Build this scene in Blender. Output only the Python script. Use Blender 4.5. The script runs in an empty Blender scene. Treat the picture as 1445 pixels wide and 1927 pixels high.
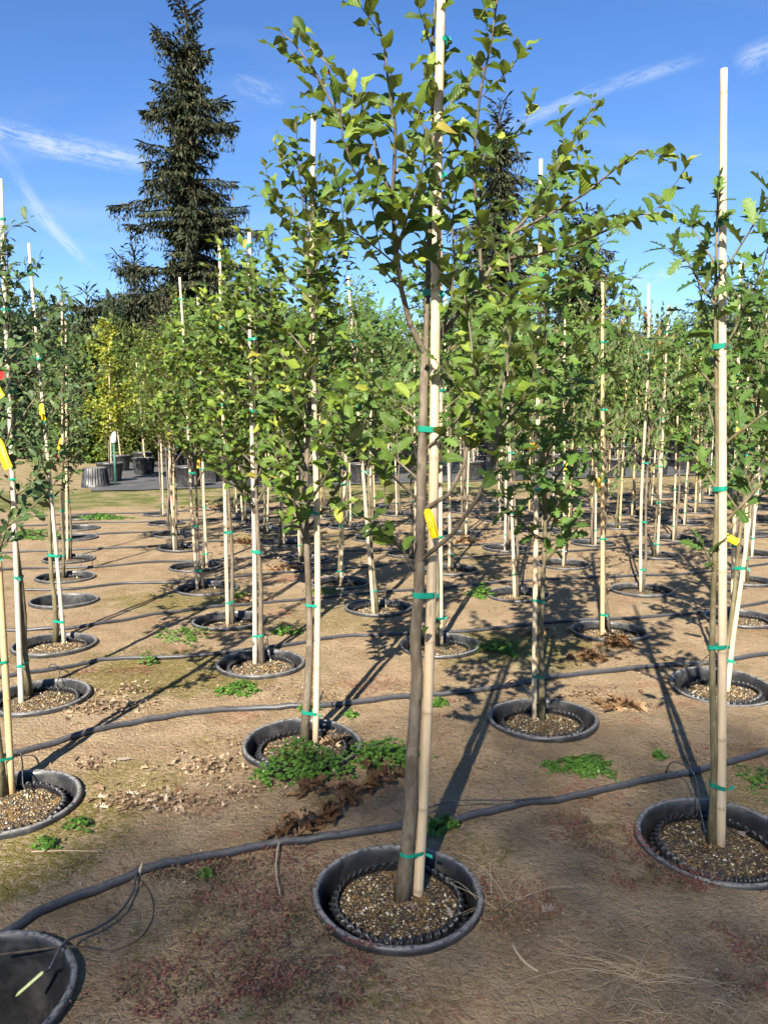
import bpy, math, random
import numpy as np
from mathutils import Vector, Matrix, noise
from mathutils.geometry import delaunay_2d_cdt
sc = bpy.context.scene
COL = sc.collection
rad = math.radians

# ---------------------------------------------------------------- camera
CAM_H, PITCH, FPX = 1.63, rad(6.76), 1447.0      # eye height, tilt down, focal length in photo pixels (1445 x 1927)
cam_d = bpy.data.cameras.new('camera')
cam_d.sensor_fit = 'VERTICAL'; cam_d.sensor_height = 36.0; cam_d.sensor_width = 27.0
cam_d.lens = 36.0 * FPX / 1927.0
cam_d.clip_start = 0.05; cam_d.clip_end = 3000
cam = bpy.data.objects.new('camera', cam_d); COL.objects.link(cam)
cam.location = (0, 0, CAM_H); cam.rotation_euler = (math.pi/2 - PITCH, 0, 0)
sc.camera = cam

def ray(px, py):
    u = (px-722.5)/FPX; v = (py-963.5)/FPX
    return Vector((u, math.cos(PITCH)-v*math.sin(PITCH), -math.sin(PITCH)-v*math.cos(PITCH)))
def at(px, py, Y):                                # the point of that sight line at distance Y
    d = ray(px, py); return Vector((0, 0, CAM_H)) + d*(Y/d.y)
def gp(px, py, z=0.0):                            # the point of that sight line on the ground
    d = ray(px, py); return Vector((0, 0, CAM_H)) + d*((z-CAM_H)/d.z)

# ---------------------------------------------------------------- sun, sky, exposure
SUN_AZ, SUN_EL = rad(195), rad(36)
travel = Vector((-math.sin(SUN_AZ)*math.cos(SUN_EL), -math.cos(SUN_AZ)*math.cos(SUN_EL), -math.sin(SUN_EL)))
sun_d = bpy.data.lights.new('sun', 'SUN'); sun_d.energy = 4.9; sun_d.angle = rad(0.53); sun_d.color = (1.0, .92, .79)
sun = bpy.data.objects.new('sun', sun_d); COL.objects.link(sun)
sun.rotation_euler = travel.to_track_quat('-Z', 'Y').to_euler(); sun.location = (-20, -60, 60)
sc.view_settings.view_transform = 'Standard'; sc.view_settings.look = 'None'
sc.view_settings.gamma = 1; sc.view_settings.use_curve_mapping = False
sc.view_settings.exposure = 1.75
sc.cycles.use_denoising = True
sc.cycles.max_bounces = 4; sc.cycles.diffuse_bounces = 2; sc.cycles.glossy_bounces = 1; sc.cycles.transmission_bounces = 2; sc.cycles.transparent_max_bounces = 2
sc.cycles.caustics_reflective = False; sc.cycles.caustics_refractive = False; sc.cycles.adaptive_threshold = .03

class NT:                                          # small node helper
    def __init__(s, tree): s.t = tree; s.n = tree.nodes; s.l = tree.links
    def new(s, typ, **kw):
        nd = s.n.new(typ)
        for k, v in kw.items(): setattr(nd, k, v)
        return nd
    def put(s, sock, v):
        if isinstance(v, bpy.types.NodeSocket): s.l.new(v, sock)
        elif v is not None: sock.default_value = v
    def m(s, op, a, b=None, c=None, clamp=False):
        nd = s.new('ShaderNodeMath', operation=op, use_clamp=clamp)
        for i, v in enumerate((a, b, c)): s.put(nd.inputs[i], v)
        return nd.outputs[0]
    def ss(s, x, lo, hi):                          # smoothstep
        nd = s.new('ShaderNodeMapRange', interpolation_type='SMOOTHSTEP')
        s.put(nd.inputs[0], x); s.put(nd.inputs[1], lo); s.put(nd.inputs[2], hi); return nd.outputs[0]
    def noise(s, vec, scale, detail=3, rough=.55, dist=0.0, out=0):
        nd = s.new('ShaderNodeTexNoise'); s.put(nd.inputs['Vector'], vec)
        nd.inputs['Scale'].default_value = scale; nd.inputs['Detail'].default_value = detail
        nd.inputs['Roughness'].default_value = rough; nd.inputs['Distortion'].default_value = dist
        return nd.outputs[out]
    def mix(s, f, a, b, mode='MIX'):
        nd = s.new('ShaderNodeMix', data_type='RGBA', blend_type=mode)
        s.put(nd.inputs[0], f)
        for k, v in ((6, a), (7, b)):
            s.put(nd.inputs[k], v if isinstance(v, bpy.types.NodeSocket) or len(v) == 4 else tuple(v)+(1,))
        return nd.outputs[2]
    def map(s, vec, scale=(1, 1, 1), rot=(0, 0, 0), loc=(0, 0, 0)):
        nd = s.new('ShaderNodeMapping'); s.put(nd.inputs[0], vec)
        nd.inputs[1].default_value = loc; nd.inputs[2].default_value = rot; nd.inputs[3].default_value = scale
        return nd.outputs[0]

w = bpy.data.worlds.new('World'); sc.world = w; w.use_nodes = True
t = NT(w.node_tree); t.n.clear()
sky = t.new('ShaderNodeTexSky', sky_type='NISHITA', sun_disc=False, sun_elevation=SUN_EL, sun_rotation=SUN_AZ,
            altitude=100, air_density=0.85, dust_density=0.1, ozone_density=3.0)
tc = t.new('ShaderNodeTexCoord').outputs['Generated']
sep = t.new('ShaderNodeSeparateXYZ'); t.put(sep.inputs[0], tc)
dx, dy, dz = sep.outputs
up = t.m('MAXIMUM', dz, 0.0)
plane = t.new('ShaderNodeCombineXYZ'); den = t.m('ADD', up, .12)
t.put(plane.inputs[0], t.m('DIVIDE', dx, den)); t.put(plane.inputs[1], t.m('DIVIDE', dy, den))
pl = plane.outputs[0]
# thin high cirrus over the whole sky
cir = t.noise(t.map(pl, (.35, 1.1, 1), (0, 0, .35)), 1.3, 4, .6, .5)
veil = t.m('MULTIPLY', t.ss(cir, .50, .85), .20)
# single wisps and vapour trails, each a band on the sky in front (u = x/y, w = z/y)
fwd = t.m('MAXIMUM', dy, .05)
U = t.m('DIVIDE', dx, fwd); W = t.m('DIVIDE', dz, fwd)
front = t.ss(dy, .1, .3)
nz2 = t.noise(tc, 9, 1, .6)
def sky_uv(px, py): d = ray(px, py); return d.x/d.y, d.z/d.y
def band(a, b, width, strength, bend=0.0, lo=.35, hi=.62, wob=.0):
    (ua, wa), (ub, wb) = sky_uv(*a), sky_uv(*b)
    L = math.hypot(ub-ua, wb-wa); cu, cw = (ub-ua)/L, (wb-wa)/L
    du = t.m('SUBTRACT', U, ua); dw = t.m('SUBTRACT', W, wa)
    p = t.m('DIVIDE', t.m('ADD', t.m('MULTIPLY', du, cu), t.m('MULTIPLY', dw, cw)), L)
    q = t.m('SUBTRACT', t.m('MULTIPLY', dw, cu), t.m('MULTIPLY', du, cw))
    q = t.m('SUBTRACT', q, t.m('MULTIPLY', t.m('MULTIPLY', p, t.m('SUBTRACT', 1.0, p)), bend))
    q = t.m('ADD', q, t.m('MULTIPLY', t.m('SUBTRACT', nz2, .5), wob))
    cv = t.new('ShaderNodeCombineXYZ'); t.put(cv.inputs[0], t.m('MULTIPLY', p, 9.0*L/.25)); t.put(cv.inputs[1], t.m('MULTIPLY', q, 170.0)); cv.inputs[2].default_value = a[0]*.01
    fib = t.noise(cv.outputs[0], 1.0, 3, .6, .8)
    core = t.m('SUBTRACT', 1.0, t.ss(t.m('ABSOLUTE', q), 0.0, width))
    win = t.m('MULTIPLY', t.ss(p, -.08, .22), t.m('SUBTRACT', 1.0, t.ss(p, .72, 1.06)))
    return t.m('MULTIPLY', t.m('MULTIPLY', t.m('MULTIPLY', core, win), t.m('MULTIPLY', t.ss(fib, lo-.05, hi+.06), t.ss(nz2, .2, .6))), strength*1.25)
for args in (((-200, 195), (315, 315), .021, .75, -.02, .32, .62, .012), ((-30, 235), (185, 505), .013, .34, -.05, .3, .6, .04),
             ((915, 255), (1330, 105), .013, .26, .02, .3, .55, .01), ((440, 150), (540, 190), .018, .22, 0, .4, .65, .05),
             ((1385, 120), (1560, 60), .024, .45, 0, .3, .6, .03), ((1080, 560), (1350, 480), .014, .22, 0, .4, .6, .04)):
    veil = t.m('ADD', veil, t.m('MULTIPLY', band(*args), front))
veil = t.m('MULTIPLY', veil, t.ss(dz, -.02, .03), clamp=True)
hsv = t.new('ShaderNodeHueSaturation'); t.put(hsv.inputs['Color'], sky.outputs[0])
hsv.inputs['Hue'].default_value = 0.508; hsv.inputs['Saturation'].default_value = 1.2; hsv.inputs['Value'].default_value = 1.0
skyc = t.mix(veil, hsv.outputs[0], (4.6, 5.0, 5.5))
bg = t.new('ShaderNodeBackground'); t.put(bg.inputs[0], skyc); bg.inputs[1].default_value = 0.064
w.cycles.sampling_method = 'MANUAL'; w.cycles.sample_map_resolution = 256
wo = t.new('ShaderNodeOutputWorld'); t.put(wo.inputs[0], bg.outputs[0])

# ---------------------------------------------------------------- helpers: tags and meshes
def tag(o, label, cat, group=None, kind=None):
    o['label'] = label
    if cat: o['category'] = cat
    if group: o['group'] = group
    if kind: o['kind'] = kind
    return o
def empty(name, loc, label, cat, group=None):
    o = bpy.data.objects.new(name, None); COL.objects.link(o); o.location = loc
    o.empty_display_size = .1
    return tag(o, label, cat, group)
KIDS = {}
def obj(name, me, parent=None, loc=None):
    o = bpy.data.objects.new(name, me); COL.objects.link(o)
    if parent: o.parent = parent; KIDS.setdefault(parent.name, []).append(o)
    if loc is not None: o.location = loc
    return o

class MB:
    def __init__(s): s.v = []; s.q = []; s.t = []; s.uv = []; s.lv = []; s.n = 0
    def add(s, v, q=None, t=None, uv=None, lv=0.0):
        v = np.asarray(v, dtype=np.float32).reshape(-1, 3); k = len(v)
        s.v.append(v)
        if q is not None and len(q): s.q.append(np.asarray(q, dtype=np.int32).reshape(-1, 4)+s.n)
        if t is not None and len(t): s.t.append(np.asarray(t, dtype=np.int32).reshape(-1, 3)+s.n)
        s.uv.append(np.zeros((k, 2), np.float32) if uv is None else np.asarray(uv, np.float32))
        s.lv.append(np.full(k, lv, np.float32) if np.isscalar(lv) else np.asarray(lv, np.float32))
        s.n += k
        return s
    def mesh(s, name, mat, smooth=True):
        me = bpy.data.meshes.new(name)
        V = np.concatenate(s.v); q = np.concatenate(s.q) if s.q else np.zeros((0, 4), np.int32)
        t = np.concatenate(s.t) if s.t else np.zeros((0, 3), np.int32)
        loops = np.concatenate([q.ravel(), t.ravel()]).astype(np.int32)
        st = np.concatenate([np.arange(len(q))*4, len(q)*4+np.arange(len(t))*3]).astype(np.int32)
        me.vertices.add(len(V)); me.vertices.foreach_set('co', V.ravel())
        me.loops.add(len(loops)); me.loops.foreach_set('vertex_index', loops)
        me.polygons.add(len(st)); me.polygons.foreach_set('loop_start', st)
        me.update(calc_edges=True)
        if smooth: me.polygons.foreach_set('use_smooth', np.ones(len(st), bool))
        uvl = me.uv_layers.new(name='UVMap'); uvl.data.foreach_set('uv', np.concatenate(s.uv)[loops].ravel())
        a = me.attributes.new('lv', 'FLOAT', 'POINT'); a.data.foreach_set('value', np.concatenate(s.lv))
        me.materials.append(mat)
        return me

def tube(mb, pts, radii, sides=8, cap=True, lv=0.0, ell=1.0):
    P = np.array([tuple(p) for p in pts], float); n = len(P)
    R = np.broadcast_to(np.asarray(radii, float), (n,))
    T = np.gradient(P, axis=0); T /= np.linalg.norm(T, axis=1, keepdims=True)+1e-12
    a = np.array([1, 0, 0.]) if abs(T[0][0]) < .8 else np.array([0, 1, 0.])
    N = a-T[0]*a.dot(T[0]); N /= np.linalg.norm(N)
    ang = np.arange(sides)*2*math.pi/sides; c, s_ = np.cos(ang), np.sin(ang)
    V = []; UV = []; Ls = 0
    for i in range(n):
        N = N-T[i]*N.dot(T[i]); N /= np.linalg.norm(N); B = np.cross(T[i], N)
        V.append(P[i]+R[i]*(c[:, None]*N+s_[:, None]*B*ell))
        if i: Ls += np.linalg.norm(P[i]-P[i-1])
        UV.append(np.stack([ang/(2*math.pi), np.full(sides, Ls)], 1))
    V = np.concatenate(V); UV = np.concatenate(UV)
    i = np.arange(n-1)[:, None]*sides; j = np.arange(sides); k = (j+1) % sides
    q = np.stack([i+j, i+k, i+sides+k, i+sides+j], -1).reshape(-1, 4)
    tr = []
    if cap:
        V = np.concatenate([V, P[:1], P[-1:]]); UV = np.concatenate([UV, UV[:1], UV[-1:]])
        a0, a1 = n*sides, n*sides+1; o = (n-1)*sides
        tr = [(a0, (x+1) % sides, x) for x in range(sides)]+[(a1, o+x, o+(x+1) % sides) for x in range(sides)]
    mb.add(V, q, tr, UV, lv)

def lathe(mb, prof, segs=48, rf=None, lv=0.0):      # prof: (radius, z); rf(angle, k) -> dr, dz
    V = []; 
    for k, (r, z) in enumerate(prof):
        for i in range(segs):
            a = 2*math.pi*i/segs; dr, dz_ = rf(a, k) if rf else (0, 0)
            V.append(((r+dr)*math.cos(a), (r+dr)*math.sin(a), z+dz_))
    q = [(k*segs+i, k*segs+(i+1) % segs, (k+1)*segs+(i+1) % segs, (k+1)*segs+i) for k in range(len(prof)-1) for i in range(segs)]
    mb.add(V, q, None, None, lv)

def box(mb, c, s, rotz=0, lv=0.0):
    x, y, z = s[0]/2, s[1]/2, s[2]/2; ca, sa = math.cos(rotz), math.sin(rotz)
    V = [(c[0]+a*x*ca-b*y*sa, c[1]+a*x*sa+b*y*ca, c[2]+d*z) for d in (-1, 1) for b in (-1, 1) for a in (-1, 1)]
    mb.add(V, [(0, 2, 3, 1), (4, 5, 7, 6), (0, 1, 5, 4), (2, 6, 7, 3), (1, 3, 7, 5), (0, 4, 6, 2)], None, None, lv)

# ---------------------------------------------------------------- materials
def material(name):
    m = bpy.data.materials.new(name); m.use_nodes = True
    t = NT(m.node_tree); b = t.n['Principled BSDF']
    return m, t, b
def bump(t, b, h, strength, dist=.01):
    bm = t.new('ShaderNodeBump'); bm.inputs['Strength'].default_value = strength; bm.inputs['Distance'].default_value = dist
    t.put(bm.inputs['Height'], h); t.l.new(bm.outputs[0], b.inputs['Normal']); return bm
def ramp(t, f, stops):
    r = t.new('ShaderNodeValToRGB'); t.put(r.inputs[0], f); el = r.color_ramp.elements
    while len(el) < len(stops): el.new(.5)
    for e, (p, c) in zip(el, stops): e.position = p; e.color = tuple(c)+(1,)
    return r.outputs[0]

def leaf_mat(name, stops, back, trans=.30, veins=0, rough=.42, tcol=None, vs=.32):
    m, t, b = material(name)
    oi = t.new('ShaderNodeObjectInfo').outputs['Random']
    at_ = t.new('ShaderNodeAttribute', attribute_name='lv').outputs['Fac']
    v = t.m('FRACT', t.m('ADD', t.m('MULTIPLY', oi, 3.7), at_))
    c = ramp(t, v, stops)
    uv = t.new('ShaderNodeUVMap').outputs[0]
    if veins:
        s = t.new('ShaderNodeSeparateXYZ'); t.put(s.inputs[0], uv)
        ax = t.m('ABSOLUTE', t.m('SUBTRACT', s.outputs[0], .5))
        ph = t.m('SUBTRACT', s.outputs[1], t.m('MULTIPLY', ax, .75))
        wv = t.m('SINE', t.m('MULTIPLY', ph, veins*6.283))
        ridge = t.m('POWER', t.m('ABSOLUTE', wv), 3.0)
        mid = t.m('SUBTRACT', 1.0, t.ss(ax, 0.0, .035))
        c = t.mix(t.m('MULTIPLY', mid, .55), c, back)
        bump(t, b, t.m('SUBTRACT', t.m('ADD', wv, t.m('MULTIPLY', ridge, .3)), t.m('MULTIPLY', mid, .6)), vs, .004)
    bf = t.new('ShaderNodeNewGeometry').outputs['Backfacing']
    c2 = t.mix(bf, c, back)
    t.put(b.inputs['Base Color'], c2); b.inputs['Roughness'].default_value = rough
    b.inputs['Specular IOR Level'].default_value = .28
    tr = t.new('ShaderNodeBsdfTranslucent')
    t.put(tr.inputs[0], t.mix(.6, c, tcol or (.20, .26, .02)))
    mx = t.new('ShaderNodeMixShader'); mx.inputs[0].default_value = trans
    t.l.new(b.outputs[0], mx.inputs[1]); t.l.new(tr.outputs[0], mx.inputs[2])
    t.l.new(mx.outputs[0], t.n['Material Output'].inputs[0])
    return m
M = {}
M['iron'] = leaf_mat('ironwood_leaf', [(0, (.034, .070, .013)), (.4, (.064, .116, .018)), (.75, (.110, .176, .025)), (.93, (.18, .245, .031)), (.985, (.27, .29, .042)), (1, (.20, .10, .035))], (.21, .24, .08), .30, 7)
M['eoak'] = leaf_mat('dark_oak_leaf', [(0, (.024, .050, .014)), (.6, (.046, .084, .023)), (.92, (.072, .118, .032)), (1, (.13, .165, .03))], (.10, .135, .060), .18, 6, .52, (.08, .14, .03), vs=.10)
M['roak'] = leaf_mat('red_oak_leaf', [(0, (.034, .075, .013)), (.6, (.060, .122, .020)), (.95, (.095, .165, .030)), (1, (.15, .18, .032))], (.12, .17, .055), .25, 6, .52, vs=.10)
M['pear'] = leaf_mat('drooping_leaf', [(0, (.040, .080, .018)), (.6, (.065, .11, .026)), (.88, (.10, .14, .03)), (.97, (.17, .13, .04)), (1, (.17, .07, .035))], (.15, .19, .08), .25, 5, .45)
M['mapl'] = leaf_mat('mid_green_leaf', [(0, (.045, .088, .018)), (.5, (.078, .140, .026)), (.9, (.12, .18, .032)), (1, (.22, .23, .04))], (.15, .20, .06), .28)
M['gold'] = leaf_mat('golden_leaf', [(0, (.09, .15, .02)), (.5, (.17, .22, .025)), (1, (.38, .35, .035))], (.28, .29, .06), .32, tcol=(.5, .45, .03))
M['fir'] = leaf_mat('fir_needles', [(0, (.012, .020, .010)), (.45, (.030, .040, .017)), (.78, (.064, .066, .026)), (1, (.10, .072, .032))], (.03, .036, .018), .06, rough=.65, tcol=(.05, .07, .02))
M['cedar'] = leaf_mat('cedar_spray', [(0, (.05, .075, .012)), (.6, (.085, .11, .016)), (1, (.13, .14, .02))], (.09, .11, .03), .15, rough=.6)
M['dark'] = leaf_mat('dark_foliage', [(0, (.012, .026, .014)), (.7, (.024, .046, .022)), (1, (.045, .07, .03))], (.04, .06, .035), .12, rough=.6)
M['weed'] = leaf_mat('weed_leaf', [(0, (.042, .105, .018)), (.6, (.072, .165, .025)), (1, (.12, .22, .036))], (.10, .20, .05), .3)
M['dry'] = leaf_mat('dry_leaf', [(0, (.10, .052, .022)), (.5, (.20, .11, .05)), (.85, (.30, .19, .10)), (1, (.40, .30, .19))], (.24, .16, .09), .12, 5, .6, (.3, .18, .07), vs=.10)
M['litter'] = leaf_mat('leaf_litter', [(0, (.09, .055, .03)), (.5, (.20, .135, .08)), (.85, (.32, .235, .15)), (1, (.42, .34, .25))], (.26, .19, .12), .08, 0, .7, (.3, .2, .1))
M['brown'] = leaf_mat('brown_dead_leaf', [(0, (.045, .022, .010)), (.6, (.095, .050, .022)), (1, (.19, .115, .055))], (.15, .08, .035), .12, 5, .55, (.3, .14, .04), vs=.10)
M['pale'] = leaf_mat('bleached_leaf', [(0, (.24, .18, .13)), (1, (.33, .27, .21))], (.4, .34, .27), .1, 5, .6, (.4, .3, .2), vs=.10)
M['spurge'] = leaf_mat('red_ground_cover', [(0, (.13, .042, .034)), (.38, (.18, .062, .048)), (.6, (.15, .085, .055)), (.8, (.105, .088, .042)), (1, (.085, .095, .035))], (.15, .07, .05), .12, rough=.6, tcol=(.25, .07, .03))
M['straw'] = leaf_mat('dry_straw', [(0, (.28, .21, .13)), (1, (.46, .38, .26))], (.36, .29, .19), .1, rough=.6, tcol=(.4, .3, .15))
M['moss'] = leaf_mat('moss', [(0, (.07, .09, .012)), (1, (.15, .15, .02))], (.1, .1, .02), .1, rough=.8)
M['redtag'] = leaf_mat('red_shoot', [(0, (.12, .04, .025)), (1, (.22, .07, .04))], (.2, .1, .06), .25, 4, .4, (.3, .1, .03))

def bark_mat(name, c1, c2, sc_=30):
    m, t, b = material(name)
    tcn = t.new('ShaderNodeTexCoord').outputs['Object']
    n1 = t.noise(t.map(tcn, (1, 1, .28)), sc_, 5, .65); n2 = t.noise(tcn, 7, 3)
    c = t.mix(t.ss(n1, .35, .68), c1, c2)
    c = t.mix(t.m('MULTIPLY', t.ss(n2, .55, .7), .5), c, tuple(x*.55 for x in c1))
    t.put(b.inputs['Base Color'], c); b.inputs['Roughness'].default_value = .75
    b.inputs['Specular IOR Level'].default_value = .2
    knot = t.new('ShaderNodeTexVoronoi'); t.put(knot.inputs[0], t.map(tcn, (1, 1, .55))); knot.inputs['Scale'].default_value = 17
    kf = t.m('SUBTRACT', 1.0, t.ss(knot.outputs['Distance'], .02, .20))
    c = t.mix(t.m('MULTIPLY', kf, .6), c, tuple(x*.4 for x in c1)); c = t.mix(t.m('MULTIPLY', t.ss(t.noise(tcn, 16, 4, .7), .56, .64), .35), c, tuple(min(.4, x*1.7) for x in c2))
    t.put(b.inputs['Base Color'], c)
    bump(t, b, t.m('ADD', n1, t.m('MULTIPLY', kf, .7)), .7, .006); return m
M['bark'] = bark_mat('smooth_grey_bark', (.085, .066, .045), (.165, .138, .102))
M['barkg'] = bark_mat('olive_bark', (.085, .07, .036), (.165, .142, .085))
M['barkd'] = bark_mat('dark_bark', (.06, .045, .03), (.13, .10, .07))

def stake_mat(name, c1, c2, c3):
    m, t, b = material(name)
    tcn = t.new('ShaderNodeTexCoord').outputs['Object']
    n1 = t.noise(t.map(tcn, (1, 1, .035)), 90, 4, .6); n2 = t.noise(tcn, 4.5, 4, .6); n3 = t.noise(t.map(tcn, (1, 1, .25)), 22, 3, .6)
    c = t.mix(t.ss(n1, .35, .7), c1, c2)
    c = t.mix(t.m('MULTIPLY', t.ss(n2, .5, .72), .6), c, c3)
    c = t.mix(t.m('MULTIPLY', t.ss(n3, .66, .74), .55), c, (.16, .11, .07))
    ring = t.new('ShaderNodeAttribute', attribute_name='lv').outputs['Fac']
    c = t.mix(t.m('MULTIPLY', ring, .65), c, (.17, .12, .075))
    t.put(b.inputs['Base Color'], c); b.inputs['Roughness'].default_value = .48; b.inputs['Specular IOR Level'].default_value = .35
    bump(t, b, n1, .25, .003); return m
M['bamboo'] = stake_mat('pale_bamboo', (.45, .345, .22), (.53, .43, .295), (.40, .26, .145))
M['bamboo2'] = stake_mat('golden_bamboo', (.46, .31, .145), (.53, .385, .21), (.35, .21, .09))
M['bamboo3'] = stake_mat('weathered_bamboo', (.41, .345, .26), (.49, .43, .34), (.34, .28, .21))

def plastic(name, c, rough=.42, dust=(.22, .19, .16), amt=.45):
    m, t, b = material(name)
    tcn = t.new('ShaderNodeTexCoord').outputs['Object']
    n = t.noise(tcn, 9, 6, .68, .3); n2 = t.noise(tcn, 60, 3, .6)
    col = t.mix(t.m('MULTIPLY', t.ss(n, .42, .75), amt*.4), c, dust)
    up_ = t.new('ShaderNodeSeparateXYZ'); t.put(up_.inputs[0], t.new('ShaderNodeNewGeometry').outputs['Normal'])
    oz = t.new('ShaderNodeSeparateXYZ'); t.put(oz.inputs[0], tcn)
    settled = t.m('MULTIPLY', t.m('MULTIPLY', t.ss(up_.outputs[2], .45, .95), t.ss(n2, .30, .58)), t.ss(oz.outputs[2], -.2, -.05))     # dust lies on upward faces
    col = t.mix(t.m('MULTIPLY', settled, min(1, amt*1.5)), col, dust)
    t.put(b.inputs['Base Color'], col); t.put(b.inputs['Roughness'], t.m('ADD', t.m('MULTIPLY', n, .4), rough-.15))
    bump(t, b, n2, .15, .002); return m
M['pot'] = plastic('black_pot_plastic', (.016, .017, .019), .40, (.24, .225, .205), .50)
M['liner'] = plastic('black_liner_plastic', (.012, .013, .015), .36, (.10, .09, .08), .25)
M['hose'] = plastic('black_poly_hose', (.024, .026, .031), .40, (.17, .15, .13), .26)
M['tape'] = leaf_mat('green_tie_tape', [(0, (.008, .20, .13)), (1, (.012, .28, .19))], (.01, .22, .15), .2, rough=.3, tcol=(.02, .4, .27))
def plain(name, c, rough=.6, spec=.3):
    m, t, b = material(name); n = t.noise(t.new('ShaderNodeTexCoord').outputs['Object'], 18, 4)
    t.put(b.inputs['Base Color'], t.mix(t.m('MULTIPLY', n, .35), c, tuple(x*.6 for x in c)))
    b.inputs['Roughness'].default_value = rough; b.inputs['Specular IOR Level'].default_value = spec; return m
M['tag'] = plain('yellow_tag', (.86, .60, .01), .45); M['tag2'] = plain('orange_yellow_tag', (.78, .40, .012), .45)
M['red'] = plain('red_ribbon', (.62, .02, .015), .45); M['ink'] = plain('tag_ink', (.035, .03, .025), .7)
M['white'] = plain('white_paint', (.72, .74, .76), .4); M['glass'] = plain('dark_window', (.05, .06, .07), .15, .5)
M['lime'] = plain('pale_emitter', (.55, .62, .28), .5); M['post'] = plain('green_post', (.04, .12, .09), .5)

# potting soil with grit
m, t, b = material('potting_soil'); M['soil'] = m
tcn = t.new('ShaderNodeTexCoord').outputs['Object']
vor = t.new('ShaderNodeTexVoronoi'); t.put(vor.inputs[0], tcn); vor.inputs['Scale'].default_value = 130
cc = t.new('ShaderNodeSeparateColor'); t.put(cc.inputs[0], vor.outputs['Color'])
c = ramp(t, cc.outputs[0], [(0, (.022, .016, .011)), (.5, (.065, .046, .028)), (.80, (.15, .10, .048)), (.93, (.26, .17, .07)), (.965, (.34, .28, .19)), (1, (.5, .46, .38))])
mo = t.noise(tcn, 14, 4, .6)
c = t.mix(t.m('MULTIPLY', t.ss(mo, .5, .62), .55), c, (.26, .15, .03))
mo2 = t.noise(t.map(tcn, loc=(4, 2, 1)), 9, 4, .6)
c = t.mix(t.m('MULTIPLY', t.ss(mo2, .55, .66), .6), c, (.10, .11, .02))
t.put(b.inputs['Base Color'], c); b.inputs['Roughness'].default_value = .9
bump(t, b, t.m('ADD', vor.outputs['Distance'], cc.outputs[1]), 1.0, .008)
M['grit'] = leaf_mat('grit', [(0, (.025, .018, .012)), (.45, (.10, .07, .04)), (.75, (.24, .15, .055)), (.88, (.36, .28, .17)), (1, (.6, .56, .48))], (.2, .15, .1), 0.0, rough=.8)

# ---------------------------------------------------------------- the planting grid
P00 = Vector((.05, 2.47)); EI = Vector((1.235, .405)); EJ = Vector((-.44, 1.213))
def site_xy(i, j): p = P00+EI*i+EJ*j; return Vector((p.x, p.y))
ROW = EI.normalized(); COLD = Vector((-ROW.y, ROW.x))
def row_coord(x, y): return (Vector((x, y))-P00).dot(COLD)/1.292
# near planting places seen in the photo: pot centre, trunk foot, stake foot, stake head (photo pixels)
NEAR = {
 (0, 0): dict(pot=(748, 1676), tb=(757, 1692), sb=(786, 1684), st=(833, -70)),
 (0, 1): dict(pot=(569, 1396), tb=(573, 1402), sb=(593, 1404), st=(592, 218)),
 (0, 2): dict(pot=(491, 1245), tb=(493, 1250), sb=(480, 1249), st=(470, 438)),
 (0, 3): dict(pot=(432, 1165), tb=(438, 1172), sb=(429, 1173), st=(413, 452)),
 (0, 4): dict(pot=(390, 1105), tb=(383, 1109), sb=(372, 1111), st=(338, 522)),
 (0, 5): dict(pot=(368, 1064), tb=(384, 1066), sb=(390, 1067), st=(372, 560)),
 (1, 0): dict(pot=(1347, 1576), tb=(1338, 1588), sb=(1355, 1592), st=(1362, 130)),
 (1, 1): dict(pot=(1020, 1348), tb=(1020, 1354), sb=(1005, 1352), st=(1017, 300)),
 (1, 2): dict(pot=(827, 1211), tb=(821, 1216), sb=(830, 1214), st=(828, 380)),
 (1, 3): dict(pot=(712, 1141), tb=(710, 1153), sb=(703, 1154), st=(655, 520)),
 (1, 4): dict(pot=(640, 1095), tb=(636, 1101), sb=(641, 1102), st=(662, 590)),
 (2, 1): dict(pot=(1357, 1289), tb=(1357, 1300), sb=(1367, 1303), st=(1408, 975)),
 (2, 2): dict(pot=(1145, 1185), tb=(1146, 1190), sb=(1133, 1195), st=(1133, 527)),
 (2, 3): dict(pot=(975, 1117), tb=(973, 1124), sb=(968, 1124), st=(950, 600)),
 (2, 4): dict(pot=(850, 1070), tb=(852, 1075), sb=(845, 1076), st=(838, 560)),
 (3, 2): dict(pot=(1394, 1161), tb=(1383, 1166), sb=(1376, 1168), st=(1393, 492)),
 (3, 3): dict(pot=(1207, 1108), tb=(1208, 1114), sb=(1205, 1114), st=(1219, 535)),
 (3, 4): dict(pot=(1060, 1060), tb=(1063, 1065), sb=(1059, 1066), st=(1063, 600)),
 (4, 4): dict(pot=(1233, 1043), tb=(1230, 1048), sb=(1236, 1048), st=(1257, 575)),
 (4, 3): dict(pot=(1400, 1090), tb=(1405, 1094), sb=(1398, 1095), st=(1412, 545)),
 (-1, 0): dict(pot=(-65, 1880)),
 (-1, 1): dict(pot=(17, 1505), tb=(4, 1497), sb=(23, 1492), st=(-45, 330)),
 (-1, 2): dict(pot=(72, 1308), tb=(58, 1307), sb=(41, 1322), st=(2, 337)),
 (-1, 3): dict(pot=(103, 1210), tb=(106, 1208), sb=(121, 1210), st=(55, 458)),
 (-1, 4): dict(pot=(121, 1128)),
 (-1, 5): dict(pot=(124, 1084), tb=(120, 1087), sb=(121, 1086), st=(117, 567)),
 (-1, 6): dict(pot=(130, 1050), tb=(133, 1052), sb=(128, 1053), st=(124, 600)),
 (-1, 7): dict(pot=(142, 1010)), (-1, 8): dict(pot=(150, 992)), (-1, 9): dict(pot=(155, 973)),
}
SITES = {}
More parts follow.
